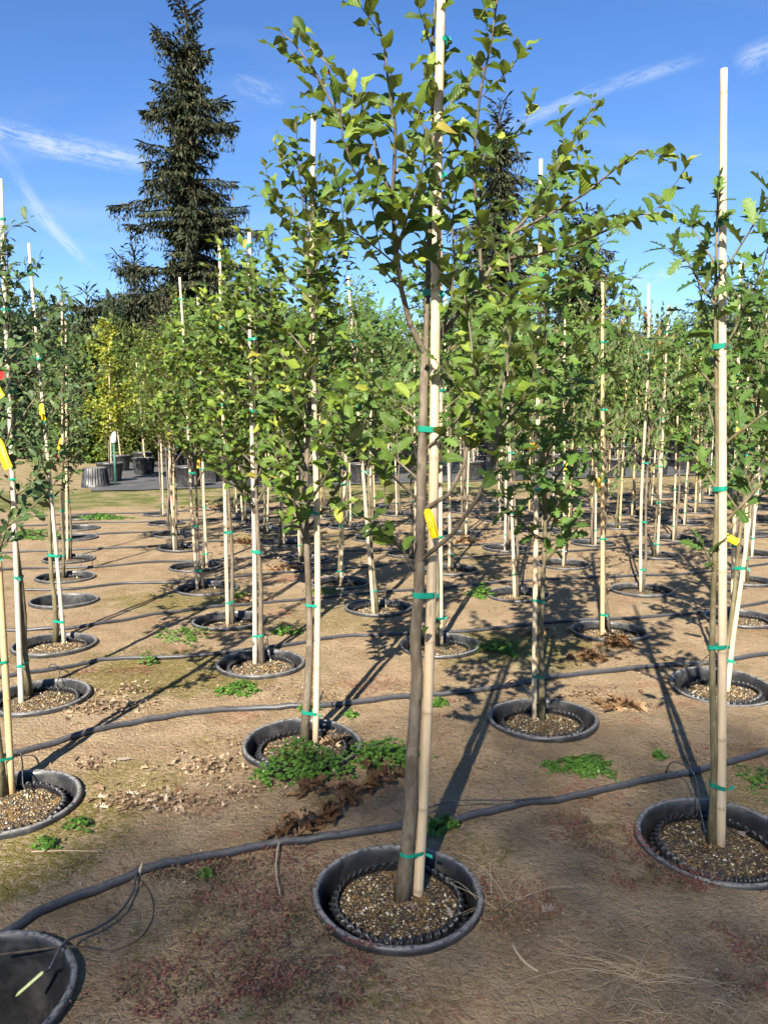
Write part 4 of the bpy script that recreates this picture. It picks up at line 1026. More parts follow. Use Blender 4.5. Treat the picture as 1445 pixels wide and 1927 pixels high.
# ---------------------------------------------------------------- things lying and growing on the soil
rs1 = np.random.RandomState(21)
def on_soil(x, y, lift=0.0):
    return gh(x, y)+lift
def inpot(x, y, r_=.31): return float(np.min(np.hypot(PA[:, 0]-x, PA[:, 1]-y))) < r_
def weed(px, py, rx, ry, h, n, label, size=(.010, .019), name='weed_clump'):
    c_ = gp(px, py); mb = MB(); P = []; D = []; N = []; S = []
    for k in range(n):
        a = rs1.rand()*6.283; r_ = math.sqrt(rs1.rand())*(1 if rs1.rand() < .85 else rs1.uniform(1, 1.5)); edge = 1+.25*math.sin(a*3+px)+.15*math.sin(a*7+py)
        x = c_.x+rx*edge*r_*math.cos(a); y = c_.y+ry*edge*r_*math.sin(a)
        z = on_soil(x, y)+h*max(0, 1-r_**2.2)*rs1.uniform(.35, 1)+.006
        lean = Vector((math.cos(a)*r_*.8, math.sin(a)*r_*.8, 1)); b0 = rs1.rand()*6.283
        for q in range(3):
            aa = b0+q*2.094; P.append((x, y, z)); D.append((math.cos(aa), math.sin(aa), rs1.normal(.1, .25))); N.append((lean.x+rs1.normal(0, .25), lean.y+rs1.normal(-.1, .25), 1)); S.append(rs1.uniform(*size))
        if k % 6 == 0: tube(mb, [(c_.x+(x-c_.x)*.75, c_.y+(y-c_.y)*.75, on_soil(x, y)-.004), (x, y, z)], .0012, 3, False, .2)
    scatter(mb, 'round', P, D, N, S, rs1)
    return tag(obj(name, mb.mesh(name, M['weed'])), label, 'weed', 'green weeds on the soil')
weed(568, 1455, .20, .12, .17, 520, 'large bushy green clover in front of the second wavy-leaved tree')
weed(722, 1432, .17, .10, .12, 330, 'green clover spreading behind the dead oak branch')
weed(1092, 1446, .155, .10, .035, 520, 'flat dark green clover mat in front of the low-leaved oak', (.008, .014))
weed(450, 1298, .12, .10, .05, 170, 'round green weed in front of the third wavy-leaved tree')
weed(345, 1196, .19, .16, .06, 200, 'loose green weed beside the fourth wavy-leaved tree')
weed(830, 1555, .07, .05, .05, 90, 'small green weed touching the front hose')
weed(826, 1327, .05, .04, .05, 60, 'small green weed at the second hose')
weed(905, 1120, .12, .1, .12, 110, 'leafy green weed leaning on a pot rim in the leaning tree line', (.014, .026))
weed(148, 1553, .05, .035, .035, 26, 'grey-green thistle seedling in the moss', (.010, .018))
weed(84, 1592, .045, .03, .035, 20, 'pale seedling on the moss near the golden stake', (.012, .02))
weed(388, 1648, .035, .02, .035, 40, 'tiny bright green tuft below the front hose', (.006, .011))
weed(1240, 1427, .03, .03, .03, 40, 'tiny weed between the clover mat and the thick stake')
weed(580, 1335, .05, .04, .04, 50, 'small weed where the second hose passes the stake')
weed(660, 1345, .03, .03, .04, 30, 'tiny weed behind the second wavy-leaved tree')
weed(540, 1190, .12, .06, .06, 60, 'loose pale weed behind the third wavy-leaved tree', (.014, .03))
weed(940, 1222, .16, .12, .08, 90, 'sprawling weed in the shaded moss', (.016, .032))
weed(610, 1115, .16, .08, .05, 110, 'low dark weed in front of a far oak pot')
weed(190, 975, .40, .25, .08, 260, 'bright weed patch beside the empty pots at the grass', (.02, .04))
weed(60, 1010, .5, .3, .1, 260, 'weed patch left of the empty pots', (.02, .04))
weed(1440, 1470, .12, .14, .03, 200, 'thin green weed growing right of the thick pale stake', (.006, .012))
weed(280, 1248, .05, .03, .09, 40, 'upright weed sprig beside the third hose')
weed(450, 1125, .10, .05, .08, 70, 'weed at the foot of a far wavy-leaved tree pot', (.012, .026))

def mat_patch(mb, px, py, rx, ry, n, size=(.006, .013), h=.024):
    n *= 1.05
    c_ = gp(px, py); P = []; D = []; N = []; S = []; ph = px*.13
    while len(P) < n:
        x = c_.x+rs1.uniform(-1.3, 1.3)*rx; y = c_.y+rs1.uniform(-1.3, 1.3)*ry
        f = ((x-c_.x)/rx)**2+((y-c_.y)/ry)**2+1.3*noise.noise((x*6, y*6, ph))+1.5*noise.noise((x*19, y*19, ph))
        if f > 1 or rs1.rand() < f*.6:
            n -= .25; continue
        if inpot(x, y, .29) and not (inpot(x, y, .29) and rs1.rand() < .0): continue
        z = on_soil(x, y)+h*rs1.rand()**1.6*(1-max(0, f)*.6)+.002
        if inpot(x, y, .31): z = max(z, .026)
        a = rs1.rand()*6.283; P.append((x, y, z)); D.append((math.cos(a), math.sin(a), rs1.normal(.2, .5))); N.append((rs1.normal(0, .5), rs1.normal(0, .5), 1)); S.append(rs1.uniform(*size))
    v = np.array([noise.noise((p[0]*7, p[1]*7, 2.2)) for p in P])
    scatter(mb, 'quad', P, D, N, S, rs1, np.clip(.45+.75*v+rs1.normal(0, .16, len(P)), 0, .999))
mb = MB()
for q in ((540, 1650, .34, .20, 2600), (520, 1730, .30, .22, 2600), (620, 1760, .18, .12, 1200), (420, 1840, .35, .10, 1700), (610, 1850, .28, .08, 1400), (480, 1900, .5, .06, 1500), (1170, 1580, .24, .14, 2000), (1270, 1650, .30, .07, 1600), (1090, 1545, .14, .08, 600),
          (950, 1690, .15, .14, 1000), (960, 1740, .12, .06, 500), (1420, 1770, .12, .10, 700), (1440, 1850, .15, .06, 500), (330, 1640, .16, .06, 500), (430, 1625, .18, .05, 500)): mat_patch(mb, *q)
for q in ((600, 1312, .22, .07, 700), (720, 1288, .22, .12, 700), (700, 1300, .4, .1, 500), (1350, 1420, .30, .13, 1100), (1290, 1300, .2, .10, 500), (830, 1350, .10, .05, 250), (870, 1320, .08, .04, 200), (250, 1262, .30, .1, 700), (130, 1262, .3, .08, 500), (300, 1230, .3, .1, 500), (380, 1275, .2, .08, 300), (1110, 1300, .14, .08, 300), (1200, 1330, .12, .05, 300), (420, 1195, .25, .08, 300), (200, 1125, .5, .2, 500), (350, 1010, .8, .4, 500)): mat_patch(mb, *q, size=(.005, .012), h=.012)
o = obj('ground_cover', mb.mesh('ground_cover', M['spurge'])); tag(o, 'mats of fine reddish creeping weed on the soil', 'ground cover', None, 'stuff')

# leaf litter
def litter(mb, px, py, rx, ry, n, size, h=.012, kind='drak', pot=False):
    c_ = gp(px, py); P = []; D = []; N = []; S = []
    for k in range(n):
        a = rs1.rand()*6.283; r_ = min(1.6, abs(rs1.normal(0, .55)))
        x = c_.x+rx*r_*math.cos(a); y = c_.y+ry*r_*math.sin(a)
        if inpot(x, y) and not pot: continue
        P.append((x, y, (SOILZ+.008 if pot else on_soil(x, y))+.003+h*rs1.rand()*max(0, 1-r_))); D.append((rs1.normal(0, 1), rs1.normal(0, 1), rs1.normal(0, .2))); N.append((rs1.normal(0, .35), rs1.normal(0, .35), 1)); S.append(rs1.uniform(*size)*(.8 if not pot and size[1] < .07 else 1))
    scatter(mb, kind, P, D, N, S, rs1)
mb = MB()
for q in ((400, 1440, .38, .20, 260, (.02, .05)), (300, 1510, .32, .13, 260, (.025, .06)), (480, 1400, .22, .14, 130, (.02, .045)), (450, 1490, .35, .2, 240, (.012, .03)), (240, 1500, .22, .1, 130, (.03, .06)), (190, 1330, .4, .16, 260, (.03, .06)), (250, 1300, .3, .15, 140, (.02, .05)), (170, 1440, .1, .1, 60, (.03, .05)),
          (600, 1400, .5, .4, 160, (.01, .025)), (900, 1450, 1.0, .6, 300, (.008, .02)), (300, 1650, .7, .3, 260, (.008, .02)), (700, 1380, 1.2, .7, 500, (.006, .016)), (800, 1650, 1.2, .5, 500, (.005, .014)), (1300, 1750, .6, .3, 200, (.006, .016)), (1000, 1750, .8, .3, 140, (.008, .02)), (1250, 1250, .6, .3, 160, (.012, .03)), (1100, 1310, .25, .15, 100, (.02, .05)), (520, 1300, .8, .4, 200, (.01, .03)), (540, 1050, 1.4, .8, 200, (.03, .07))): litter(mb, *q)
o = obj('leaf_litter', mb.mesh('leaf_litter', M['litter'])); tag(o, 'crumbled dry brown leaf litter scattered on the soil', 'leaf litter', None, 'stuff')
def leaf_heap(px, py, rx, ry, n, size, label, mat='dry', h=.05, pot=False):
    mb = MB(); litter(mb, px, py, rx, ry, n, size, h, 'drak', pot); return tag(obj('leaf_pile', mb.mesh('leaf_pile', M[mat])), label, 'leaf pile', 'piles of dry leaves')
leaf_heap(1165, 1332, .13, .07, 26, (.08, .12), 'heap of pale dry oak leaves right of the low-leaved oak')
leaf_heap(1160, 1212, .14, .10, 70, (.06, .10), 'rusty dead leaves piled on the rim below the golden stake', 'brown', .08)
leaf_heap(1110, 1240, .2, .10, 40, (.05, .09), 'dark dead leaves trailing from the rusty leaf pile', 'brown')
leaf_heap(545, 1072, .30, .22, 60, (.07, .11), 'orange dry leaves heaped behind the far hose', 'dry')
leaf_heap(470, 1130, .2, .1, 40, (.05, .09), 'small dry leaf heap beside a far wavy-leaved tree')
leaf_heap(870, 1018, .35, .4, 70, (.07, .11), 'orange leaf drift between the far oak pots')
leaf_heap(470, 1022, .5, .4, 90, (.06, .10), 'brown leaf drift in the shade of the far wavy-leaved trees', 'brown')
leaf_heap(420, 955, .9, .5, 90, (.08, .13), 'pale leaf drift at the grass edge')
leaf_heap(1000, 1190, .3, .15, 30, (.04, .07), 'few dry leaves behind the low-leaved oak')
leaf_heap(630, 1390, .03, .06, 14, (.06, .10), 'dry leaves lying in the pot of the second wavy-leaved tree', 'litter', .02, True)

# dead oak branch with its brown leaves
e = empty('dead_branch', gp(620, 1530), 'dead oak branch with curled brown leaves beside the clover', 'branch')
mb = MB(); rb = random.Random(3); stems = [[(752, 1462), (700, 1488), (655, 1515), (600, 1555), (540, 1588)], [(655, 1515), (625, 1500), (590, 1490), (565, 1500)], [(610, 1548), (570, 1560), (520, 1575), (495, 1580)], [(700, 1488), (690, 1470), (700, 1450)]]
brown = leaf_meshes('drak', 'brown')
for st_ in stems:
    pts = []
    for k, q in enumerate(st_):
        g_ = gp(*q); g_.z = gh(g_.x, g_.y)+.012+.02*math.sin(k*1.3); pts.append(g_-e.location)
    sp_ = smooth_path(pts, 5); tube(mb, sp_, np.linspace(.006, .003, len(sp_)), 5)
    for q, T, s_ in resample(sp_, .016)[0]:
        a = rb.uniform(0, 6.28); dd = (T*rb.uniform(-.3, .6)+Vector((math.cos(a), math.sin(a), rb.uniform(-.1, .6)))).normalized()
        n_ = Vector((rb.gauss(0, .6), rb.gauss(-.3, .6), 1)); x = dd.cross(n_).normalized(); z = x.cross(dd)
        o = obj('leaf', brown[rb.randrange(6)], e); s2 = rb.uniform(.05, .09)
        o.matrix_local = Matrix(((x.x, dd.x, z.x, q.x), (x.y, dd.y, z.y, q.y), (x.z, dd.z, z.z, q.z+.012), (0, 0, 0, 1))) @ Matrix.Scale(s2, 4)
obj('stem', mb.mesh('stem', M['barkd']), e)
# single fallen leaves
for px, py, z, s_, mt, lab in ((1018, 1716, 0, .10, 'pale', 'single bleached oak leaf beside the front pot'), (1152, 1506, 0, .085, 'pale', 'bleached oak leaf below the hose by the thick stake'), (1180, 1511, 0, .06, 'pale', 'small bleached leaf scrap below the hose'),
                               (1400, 1580, -.022, .085, 'pale', 'bleached oak leaf lying in the pot of the thick stake'), (776, 1716, -.022, .06, 'litter', 'curled dry leaf at the front of the front pot soil'), (842, 1712, -.022, .055, 'pale', 'pale dry leaf at the edge of the front pot soil'),
                               (335, 1478, 0, .085, 'dry', 'flat tan oak leaf on the leaf litter'), (630, 1824, 0, .05, 'pale', 'pale leaf scrap in front of the front pot'), (220, 1432, 0, .08, 'pale', 'pale leaf by the hose and golden stake pot'),
                               (175, 1480, 0, .09, 'litter', 'brown leaf against the golden stake pot'), (1200, 1300, 0, .07, 'dry', 'tan leaf near the pale leaf heap'), (1100, 1500, 0, .05, 'litter', 'dry leaf scrap on the front hose')):
    g_ = gp(px, py, z); g_.z = (gh(g_.x, g_.y) if z == 0 else z)+.010
    o = obj('fallen_leaf', leaf_meshes('drak', mt)[int(px) % 6], None, g_); o.rotation_euler = (rs1.normal(0, .12), rs1.normal(0, .12), rs1.rand()*6.28); o.scale = (s_*.8, s_*.8, s_*.35)
    tag(o, lab, 'leaf', 'single fallen leaves')
# dry grass tufts
def tuft(px, py, n, ln, label, spread=1.0, az0=None, up=.35):
    c_ = gp(px, py); c_.z = gh(c_.x, c_.y); mb = MB()
    for k in range(n):
        a = (rs1.rand()*6.283) if az0 is None else az0+rs1.normal(0, spread)
        l = rs1.uniform(*ln)*rs1.uniform(.4, 1); r_ = rs1.rand()*.09; a += rs1.normal(0, .5)
        b0 = rs1.rand()*6.283; p = Vector((c_.x+math.cos(b0)*r_, c_.y+math.sin(b0)*r_*.6, c_.z-.003)); d_ = Vector((math.cos(a), math.sin(a), rs1.uniform(.05, 1)*up*2)); pts = [p]
        for s_ in range(5):
            d_ = d_.normalized()+Vector((rs1.normal(0, .1), rs1.normal(0, .1), -.16)); q = pts[-1]+d_.normalized()*l/5
            q.z = max(q.z, gh(q.x, q.y)+.003); pts.append(q)
        tube(mb, pts, np.linspace(.0013, .0005, 6), 3, False, rs1.rand())
    return tag(obj('dry_grass_tuft', mb.mesh('dry_grass_tuft', M['straw'])), label, 'dry grass', 'dry grass tufts')
tuft(1195, 1835, 38, (.08, .30), 'dry straw tuft in the shaded soil in front of the pots', 1.0)
tuft(1195, 1830, 26, (.25, .42), 'long straw stalks fanning from the dry tuft', .45, math.pi*.95)
tuft(1350, 1880, 26, (.06, .18), 'short dry straw scattered below the thick stake pot', 1)
tuft(940, 1700, 26, (.10, .30), 'wiry dry stems growing at the rim of the front pot', 1, None, .8)
tuft(1215, 1905, 24, (.06, .2), 'matted straw below the dry tuft', 1)
tuft(1040, 1310, 30, (.08, .25), 'bleached straw beside the low-leaved oak pot', 1, None, .2)
tuft(1290, 1260, 16, (.08, .3), 'pale dead stalks beside the leaning tree pot', 1, None, .9)
tuft(325, 1210, 14, (.08, .2), 'dry stalks by the fourth wavy-leaved tree pot', 1, None, .9)
tuft(650, 1215, 12, (.08, .25), 'thin dry stalks left of a lobed-leaf oak pot', 1, None, .9)
tuft(1440, 1890, 40, (.05, .15), 'sparse straw in the shade', 1)
# crumbs of soil
octa = np.array([(1, 0, 0), (-1, 0, 0), (0, 1, 0), (0, -1, 0), (0, 0, 1), (0, 0, -1)], float)
otri = np.array([(0, 2, 4), (2, 1, 4), (1, 3, 4), (3, 0, 4), (2, 0, 5), (1, 2, 5), (3, 1, 5), (0, 3, 5)])
mb = MB()
for k in range(9000):
    y = 1.6+4.2*rs1.rand()**1.4; x = rs1.uniform(-.58, .58)*y
    if inpot(x, y, .30) or noise.noise((x*2.2, y*2.2, 6)) < -.1: continue
    s_ = rs1.uniform(.0015, .0045) if rs1.rand() < .93 else rs1.uniform(.005, .010)
    mb.add(octa*(s_*rs1.uniform(.6, 1.4, 3))+rs1.normal(0, s_*.22, (6, 3))+np.array((x, y, gh(x, y)+s_*.15)), None, otri)
o = obj('soil_crumbs', mb.mesh('soil_crumbs', M['dirt'])); tag(o, 'small crumbs and pebbles of dry soil', 'soil', None, 'stuff')

# ---------------------------------------------------------------- far block of potted trees on the weed mat
def can_mesh(inv=False):
    mb = MB()
    rib = lambda a, k: ((.010 if math.sin(a*28) > 0 else -.006) if k in (1, 2, 3) else 0, 0)
    pr = [(.27, 0), (.272, .02), (.30, .24), (.325, .43), (.345, .44), (.35, .49), (.335, .495), (.325, .45), (.30, .40), (.001, .40)]
    if inv: pr = [(.35, 0), (.345, .05), (.325, .07), (.30, .26), (.275, .46), (.262, .485), (.22, .488), (.20, .475), (.001, .475)]; rib = lambda a, k: ((.011 if math.sin(a*28) > 0 else -.008) if k in (2, 3, 4) else 0, 0)
    lathe(mb, pr, 112, rib); return mb.mesh('nursery_pot', M['pot'])
CAN = can_mesh()
q = gp(181, 916); tag(obj('nursery_pot', can_mesh(True), None, (q.x, q.y, 0)), 'ribbed black nursery pot turned upside down at the mat corner', 'pot')
BT = []
for k in range(4):
    tr = grow('mapl', 60+k, 3.3+.35*k, .75, .85, 22, None, .024, 'oval', 1.15, 1.25, 1.0); BT.append([tr, None])
rk = random.Random(12); cnt = 0; PG = 'potted trees of the far block'
for r_, c_ in enumerate((17.2, 18.7, 20.4, 22.2, 24.2, 26.5, 29.5, 33.0)):
    rn = ORD[r_]
    for k in range(26):
        a = -1.1+k*1.55+rk.uniform(-.2, .2)+(r_ % 2)*.7
        p = blk(a, c_)
        if abs(p.x)/p.y > .58: continue
        gold = r_ == 1 and k == 0
        if r_ < 3 and not gold and p.x/p.y < -.272: continue
        loc = Vector((p.x, p.y, .43)); tl = 'green potted tree in the %s row of pots on the weed mat' % rn
        if gold:
            p = Vector((at(206, 850, 20.6).x, 20.6)); loc = Vector((p.x, p.y, .43))
            build_tree(grow('gold', 5, 3.75, .35, 1.1, 38, None, .022, 'cone', .8, 1.0, 1.2), 'golden_tree', loc, 'golden-yellow leaved potted tree at the corner of the weed mat', 'tree')
        else:
            sel = BT[rk.randrange(4)]
            if sel[1] is None: sel[1] = build_tree(sel[0], 'potted_tree', loc, tl, 'tree', PG)
            else: copy_thing(sel[1], loc, rk.uniform(0, 6.28), (rk.uniform(.85, 1.2),)*2+(rk.uniform(.85, 1.12),), tl, PG)
        o = obj('nursery_pot', CAN, None, (p.x, p.y, .03)); o.rotation_euler = (0, 0, rk.uniform(0, 6.28))
        if gold: tag(o, 'ribbed black pot of the golden-yellow tree', 'pot')
        else: tag(o, 'ribbed black pot in the %s row on the weed mat' % rn, 'pot', 'pots of the far block')
        if r_ < 5: 
            s_ = copy_thing(STK[rk.randrange(4)], loc+Vector((.05, -.03, 0)), rk.uniform(0, 6), rk.uniform(.95, 1.2), 'bamboo stake in the %s row of pots on the weed mat' % rn if not gold else 'bamboo stake of the golden-yellow tree', 'bamboo stakes of the far block')
            s_.rotation_euler = (rk.gauss(0, .03), rk.gauss(0, .03), 0)
# green metal post with a white cap by the mat corner
q = gp(218, 915); mb = MB(); box(mb, (0, 0, .55), (.05, .012, 1.1)); box(mb, (0, .018, .55), (.012, .036, 1.1))
o = obj('metal_post', mb.mesh('metal_post', M['post'], False), None, (q.x, q.y, 0)); tag(o, 'dark green metal post with a white cap at the mat corner', 'post')
mb = MB(); tube(mb, [(0, .01, 1.08), (0, .01, 1.12), (.02, .0, 1.3), (.03, 0, 1.36)], [.05, .07, .06, .02], 8); obj('cap', mb.mesh('cap', M['white']), o)

# ---------------------------------------------------------------- conifers
def fir(name, loc, H, R, seed, label, group=None, n_w=56, dens=1.0, mat='fir', power=.72, extra=(), low=.06, nsize=(.18, .36)):
    rng = random.Random(seed); rs = np.random.RandomState(seed)
    e = empty(name, loc, label, 'tree', group); mb = MB(); mbl = MB()
    tube(mb, [(0, 0, -.2), (.05, 0, H*.3), (0, .05, H*.65), (0, 0, H*.985)], [H*.017, H*.013, H*.007, .02], 8)
    P = []; D = []; N = []; S = []
    todo = []
    for k in range(n_w):
        f = low+(1-low)*(k+rng.random()*.8)/n_w
        if f > .99: continue
        nb = 5 if f < .9 else 3
        a0 = rng.uniform(0, 6.28); lobe = rng.choice((.45, .65, .85, 1.05, 1.25))
        for q in range(nb):
            if rng.random() < .15: continue
            l = R*(1-f)**power*rng.choice((.35, .55, .75, .95, 1.2))*rng.uniform(.85, 1.1)*lobe+.25
            todo.append((f*H, a0+q*6.283/nb+rng.gauss(0, .3), l))
    todo += list(extra)
    for z, az, l in todo:
        f = z/H
        el = rad(rng.uniform(28, 48)) if f > .85 else rad(rng.uniform(-4, 22))
        d = Vector((math.cos(az)*math.cos(el), math.sin(az)*math.cos(el), math.sin(el)))
        sag = .0 if f > .88 else -.07
        pts = [Vector((0, 0, z))]
        nseg = 8
        for s_ in range(nseg):
            u = s_/nseg; d = (d+Vector((rng.gauss(0, .04), rng.gauss(0, .04), sag*(1 if u < .65 else -1.6)))).normalized(); pts.append(pts[-1]+d*l/nseg)
        tube(mb, pts, np.linspace(.018+.018*(1-f), .006, len(pts)), 4, False)
        for p, T, s_ in resample(pts, .15/dens)[0]:
            u = s_/l
            if u < .06: continue
            wdt = (.22+.52*math.sin(math.pi*min(1, u*.9+.08)))*min(1, l/1.6)
            for sd in (-1, 1):
                side = T.cross(UPV).normalized()*sd
                m_ = 2 if l > 1 else 1
                for g_ in range(m_):
                    q = p+side*wdt*rng.uniform(.1, .8)+Vector((0, 0, -rng.uniform(0, .12)))
                    P.append(tuple(q)); dd = side*rng.uniform(.3, .9)+T*rng.uniform(.3, .9)+Vector((0, 0, -rng.uniform(.1, .8))); D.append(tuple(dd)); N.append((rng.gauss(0, .5), rng.gauss(0, .5), 1)); S.append(rng.uniform(*nsize))
            if f < .93:
                for g_ in range(2):                     # hanging sprays
                    q = p+Vector((rng.gauss(0, .10), rng.gauss(0, .10), 0)); hl = rng.uniform(.1, 1.05)*min(1, l/1.2)
                    for h_ in (0.0, .5, 1.0):
                        P.append((q.x+rng.gauss(0, .04), q.y+rng.gauss(0, .04), q.z-hl*h_)); D.append((rng.gauss(0, .35), rng.gauss(0, .35), -1)); N.append((rng.gauss(0, 1), rng.gauss(0, 1), .2)); S.append(rng.uniform(*nsize)*.85)
            P.append(tuple(p)); D.append(tuple(T+Vector((0, 0, .25)))); N.append((rng.gauss(0, .4), rng.gauss(0, .4), 1)); S.append(rng.uniform(*nsize))
        P.append(tuple(pts[-1])); D.append(tuple(d)); N.append((0, 0, 1)); S.append(nsize[1])
    for k in range(14):
        P.append((0, 0, H-.9+.07*k)); a = k*2.4; D.append((math.cos(a)*.7, math.sin(a)*.7, .8)); N.append((0, 0, 1)); S.append(.3)
    P = np.array(P); v = np.array([noise.noise((p[0]*.9, p[1]*.9, p[2]*.9)) for p in P])
    scatter(mbl, 'needle', P, D, N, S, rs, np.clip(.5+.55*v+rs.normal(0, .2, len(P)), 0, .999))
    obj('trunk', mb.mesh('trunk', M['barkd']), e); o = obj('crown', mbl.mesh('crown', M[mat], False), e); o['kind'] = 'stuff'
    return e
def stand(px, Y): p = at(px, 800, Y); return Vector((p.x, Y, -.02))
topz = lambda px, py, Y: at(px, py, Y).z
F1 = fir('fir_tree', stand(372, 36), topz(372, -8, 36), 3.3, 4, 'tall ragged dark fir standing alone above the trees', None, 50, 2.8, 'fir', .50,
    ((11.6, math.pi*1.0, 3.6), (10.4, math.pi*.98, 3.1), (15.1, math.pi, 2.1), (15.4, .1, 1.9), (13.2, math.pi*1.03, 2.0), (12.3, -.1, 2.0), (17.4, math.pi, 1.1), (17.6, .2, 1.0)))
F2 = fir('fir_tree', stand(930, 48), topz(930, 188, 48), 4.2, 9, 'dark fir rising behind the crown of the forked yellow-tagged tree', None, 50, 1.3, 'fir', .62, nsize=(.28, .5))
fir('fir_tree', stand(1092, 55), topz(1092, 395, 55), 4.4, 12, 'dark fir behind the right limbs of the forked tree', None, 44, 1.1, 'fir', .6, nsize=(.3, .55))
fir('spruce_tree', stand(1336, 44), topz(1336, 520, 44), 3.4, 15, 'broad dark spruce behind the thick pale stake', None, 34, 1.0, 'dark', .55)
fir('spruce_tree', stand(175, 34), topz(175, 537, 34), 1.6, 21, 'small dark conifer with a bent top behind the golden tree', None, 28, 1.0, 'fir', .6)
fir('spruce_tree', stand(265, 38), topz(265, 470, 38), 3.0, 22, 'dark conifer standing before the tall ragged fir', None, 36, 1.0, 'fir', .5)
fir('spruce_tree', stand(225, 33), topz(222, 562, 33), 1.9, 23, 'grey-green conifer between the golden tree and the ragged fir', None, 26, 1.1, 'dark', .5)
fir('spruce_tree', stand(320, 33), topz(320, 545, 33), 2.4, 24, 'low dark conifer under the tall ragged fir', None, 26, 1.0, 'fir', .5)

# ---------------------------------------------------------------- broadleaf trees and shrubs behind
def blob(name, loc, lobes, n, size, mat, seed, label, group=None, trunk=(.12, 2.0), squash=1.0, kind='quad', droop=.0, cat='tree'):
    rs = np.random.RandomState(seed); e = empty(name, loc, label, cat, group)
    A_ = np.array([l[3]**2 for l in lobes]); A_ = A_/A_.sum(); which = rs.choice(len(lobes), n, p=A_); Lb = np.array(lobes)
    v = rs.normal(0, 1, (n, 3)); v /= np.linalg.norm(v, axis=1, keepdims=True); r_ = rs.rand(n)**.30
    cl = np.array([.80+.34*noise.noise((v[k][0]*2.3+which[k]*3, v[k][1]*2.3, v[k][2]*2.3)) for k in range(n)])
    P = Lb[which, :3]+v*(Lb[which, 3]*r_*cl)[:, None]*np.array((1, 1, squash))
    D = v+rs.normal(0, .7, (n, 3)); D[:, 2] -= droop; Nn = v*.7+rs.normal(0, .6, (n, 3))+np.array((0, 0, .5))
    mb = MB(); scatter(mb, kind, P, D, Nn, rs.uniform(size[0], size[1], n), rs)
    mt = MB(); top = max(l[2] for l in lobes)
    tube(mt, [(0, 0, -.2), (.05, .02, trunk[1]*.6), (0, 0, trunk[1]), (.05, 0, top)], [trunk[0]*1.3, trunk[0], trunk[0]*.8, trunk[0]*.15], 8)
    for l in lobes: tube(mt, [(0, 0, trunk[1]*.9), tuple((np.array((0, 0, trunk[1]))+np.array(l[:3]))/2), tuple(l[:3])], [trunk[0]*.5, trunk[0]*.3, .015], 4, False)
    obj('trunk', mt.mesh('trunk', M['barkd']), e); o = obj('crown', mb.mesh('crown', M[mat], False), e); o['kind'] = 'stuff'
    return e
def lobes_for(H, R, seed, n=12, low=.28):
    rng = random.Random(seed); out = [(0, 0, H*.62, R*.75)]
    for k in range(n):
        a = k*2.4; f = low+(1-low)*(k+.5)/n; w_ = R*math.sqrt(max(.05, 1-((f-.55)/.5)**2))*.62
        out.append((math.cos(a)*w_*rng.uniform(.6, 1.1), math.sin(a)*w_*rng.uniform(.6, 1.1), H*f-R*.22, R*rng.uniform(.32, .5)))
    return out
BG = [ # px, top py, distance, spread, material, label
 (225, 600, 30, 1.25, 'cedar', 'olive columnar cedar behind the golden tree'), (262, 618, 31, 1.2, 'cedar', 'second olive cedar beside the first behind the golden tree'),
 (188, 566, 36, 2.3, 'dark', 'dark rounded evergreen between the golden tree and the ragged fir'), (262, 552, 39, 2.6, 'dark', 'dark rounded evergreen at the left foot of the ragged fir'),
 (20, 560, 34, 3.2, 'dark', 'dark broad tree behind the dark oaks'), (95, 590, 38, 3.0, 'dark', 'dark tree left of the bent conifer'), (140, 640, 30, 1.6, 'mapl', 'green shrub tree left of the olive cedars'),
 (640, 520, 62, 4.5, 'mapl', 'green tree on the skyline left of the forked tree'), (560, 545, 58, 4.0, 'mapl', 'round green tree behind the second wavy-leaved tree'), (470, 560, 52, 3.6, 'mapl', 'green tree right of the ragged fir'),
 (720, 590, 60, 4.0, 'mapl', 'low green tree behind the forked trunk'), (820, 560, 64, 4.4, 'mapl', 'green tree left of the dark fir'), (1000, 560, 58, 3.8, 'mapl', 'green tree between the two dark firs'),
 (1180, 600, 60, 3.6, 'mapl', 'pale green tree right of the dark firs'), (1235, 615, 56, 3.2, 'mapl', 'small skyline tree left of the broad spruce'), (1420, 540, 52, 3.6, 'mapl', 'green tree right of the broad spruce'), (1480, 520, 56, 4.0, 'mapl', 'green skyline tree at the field edge beyond the spruce'),
 (900, 600, 54, 3.4, 'mapl', 'green tree below the dark fir'), (1110, 610, 52, 3.0, 'mapl', 'green tree under the second dark fir'), (-60, 520, 40, 4.0, 'dark', 'dark tree beyond the white van'), (380, 600, 46, 3.0, 'mapl', 'green tree at the foot of the ragged fir'),
]
for k, (px, py, Y, R, mt, lab) in enumerate(BG):
    H = topz(px, py, Y)
    if mt == 'cedar':
        lb = [(0, 0, H*f, R*(1.05-.75*f**1.6)) for f in (.14, .3, .45, .6, .74, .86, .95)]
        blob('cedar_tree', stand(px, Y), lb, 5200, (.14, .26), 'cedar', 40+k, lab, 'trees behind the field', (.12, .5), 1.0, 'needle', -.6)
    else: blob('skyline_tree', stand(px, Y), lobes_for(H, R, 50+k, 14, .16), 5200 if Y > 45 else 6500, (.20, .38), mt, 50+k, lab, 'trees behind the field', (.18, H*.3))

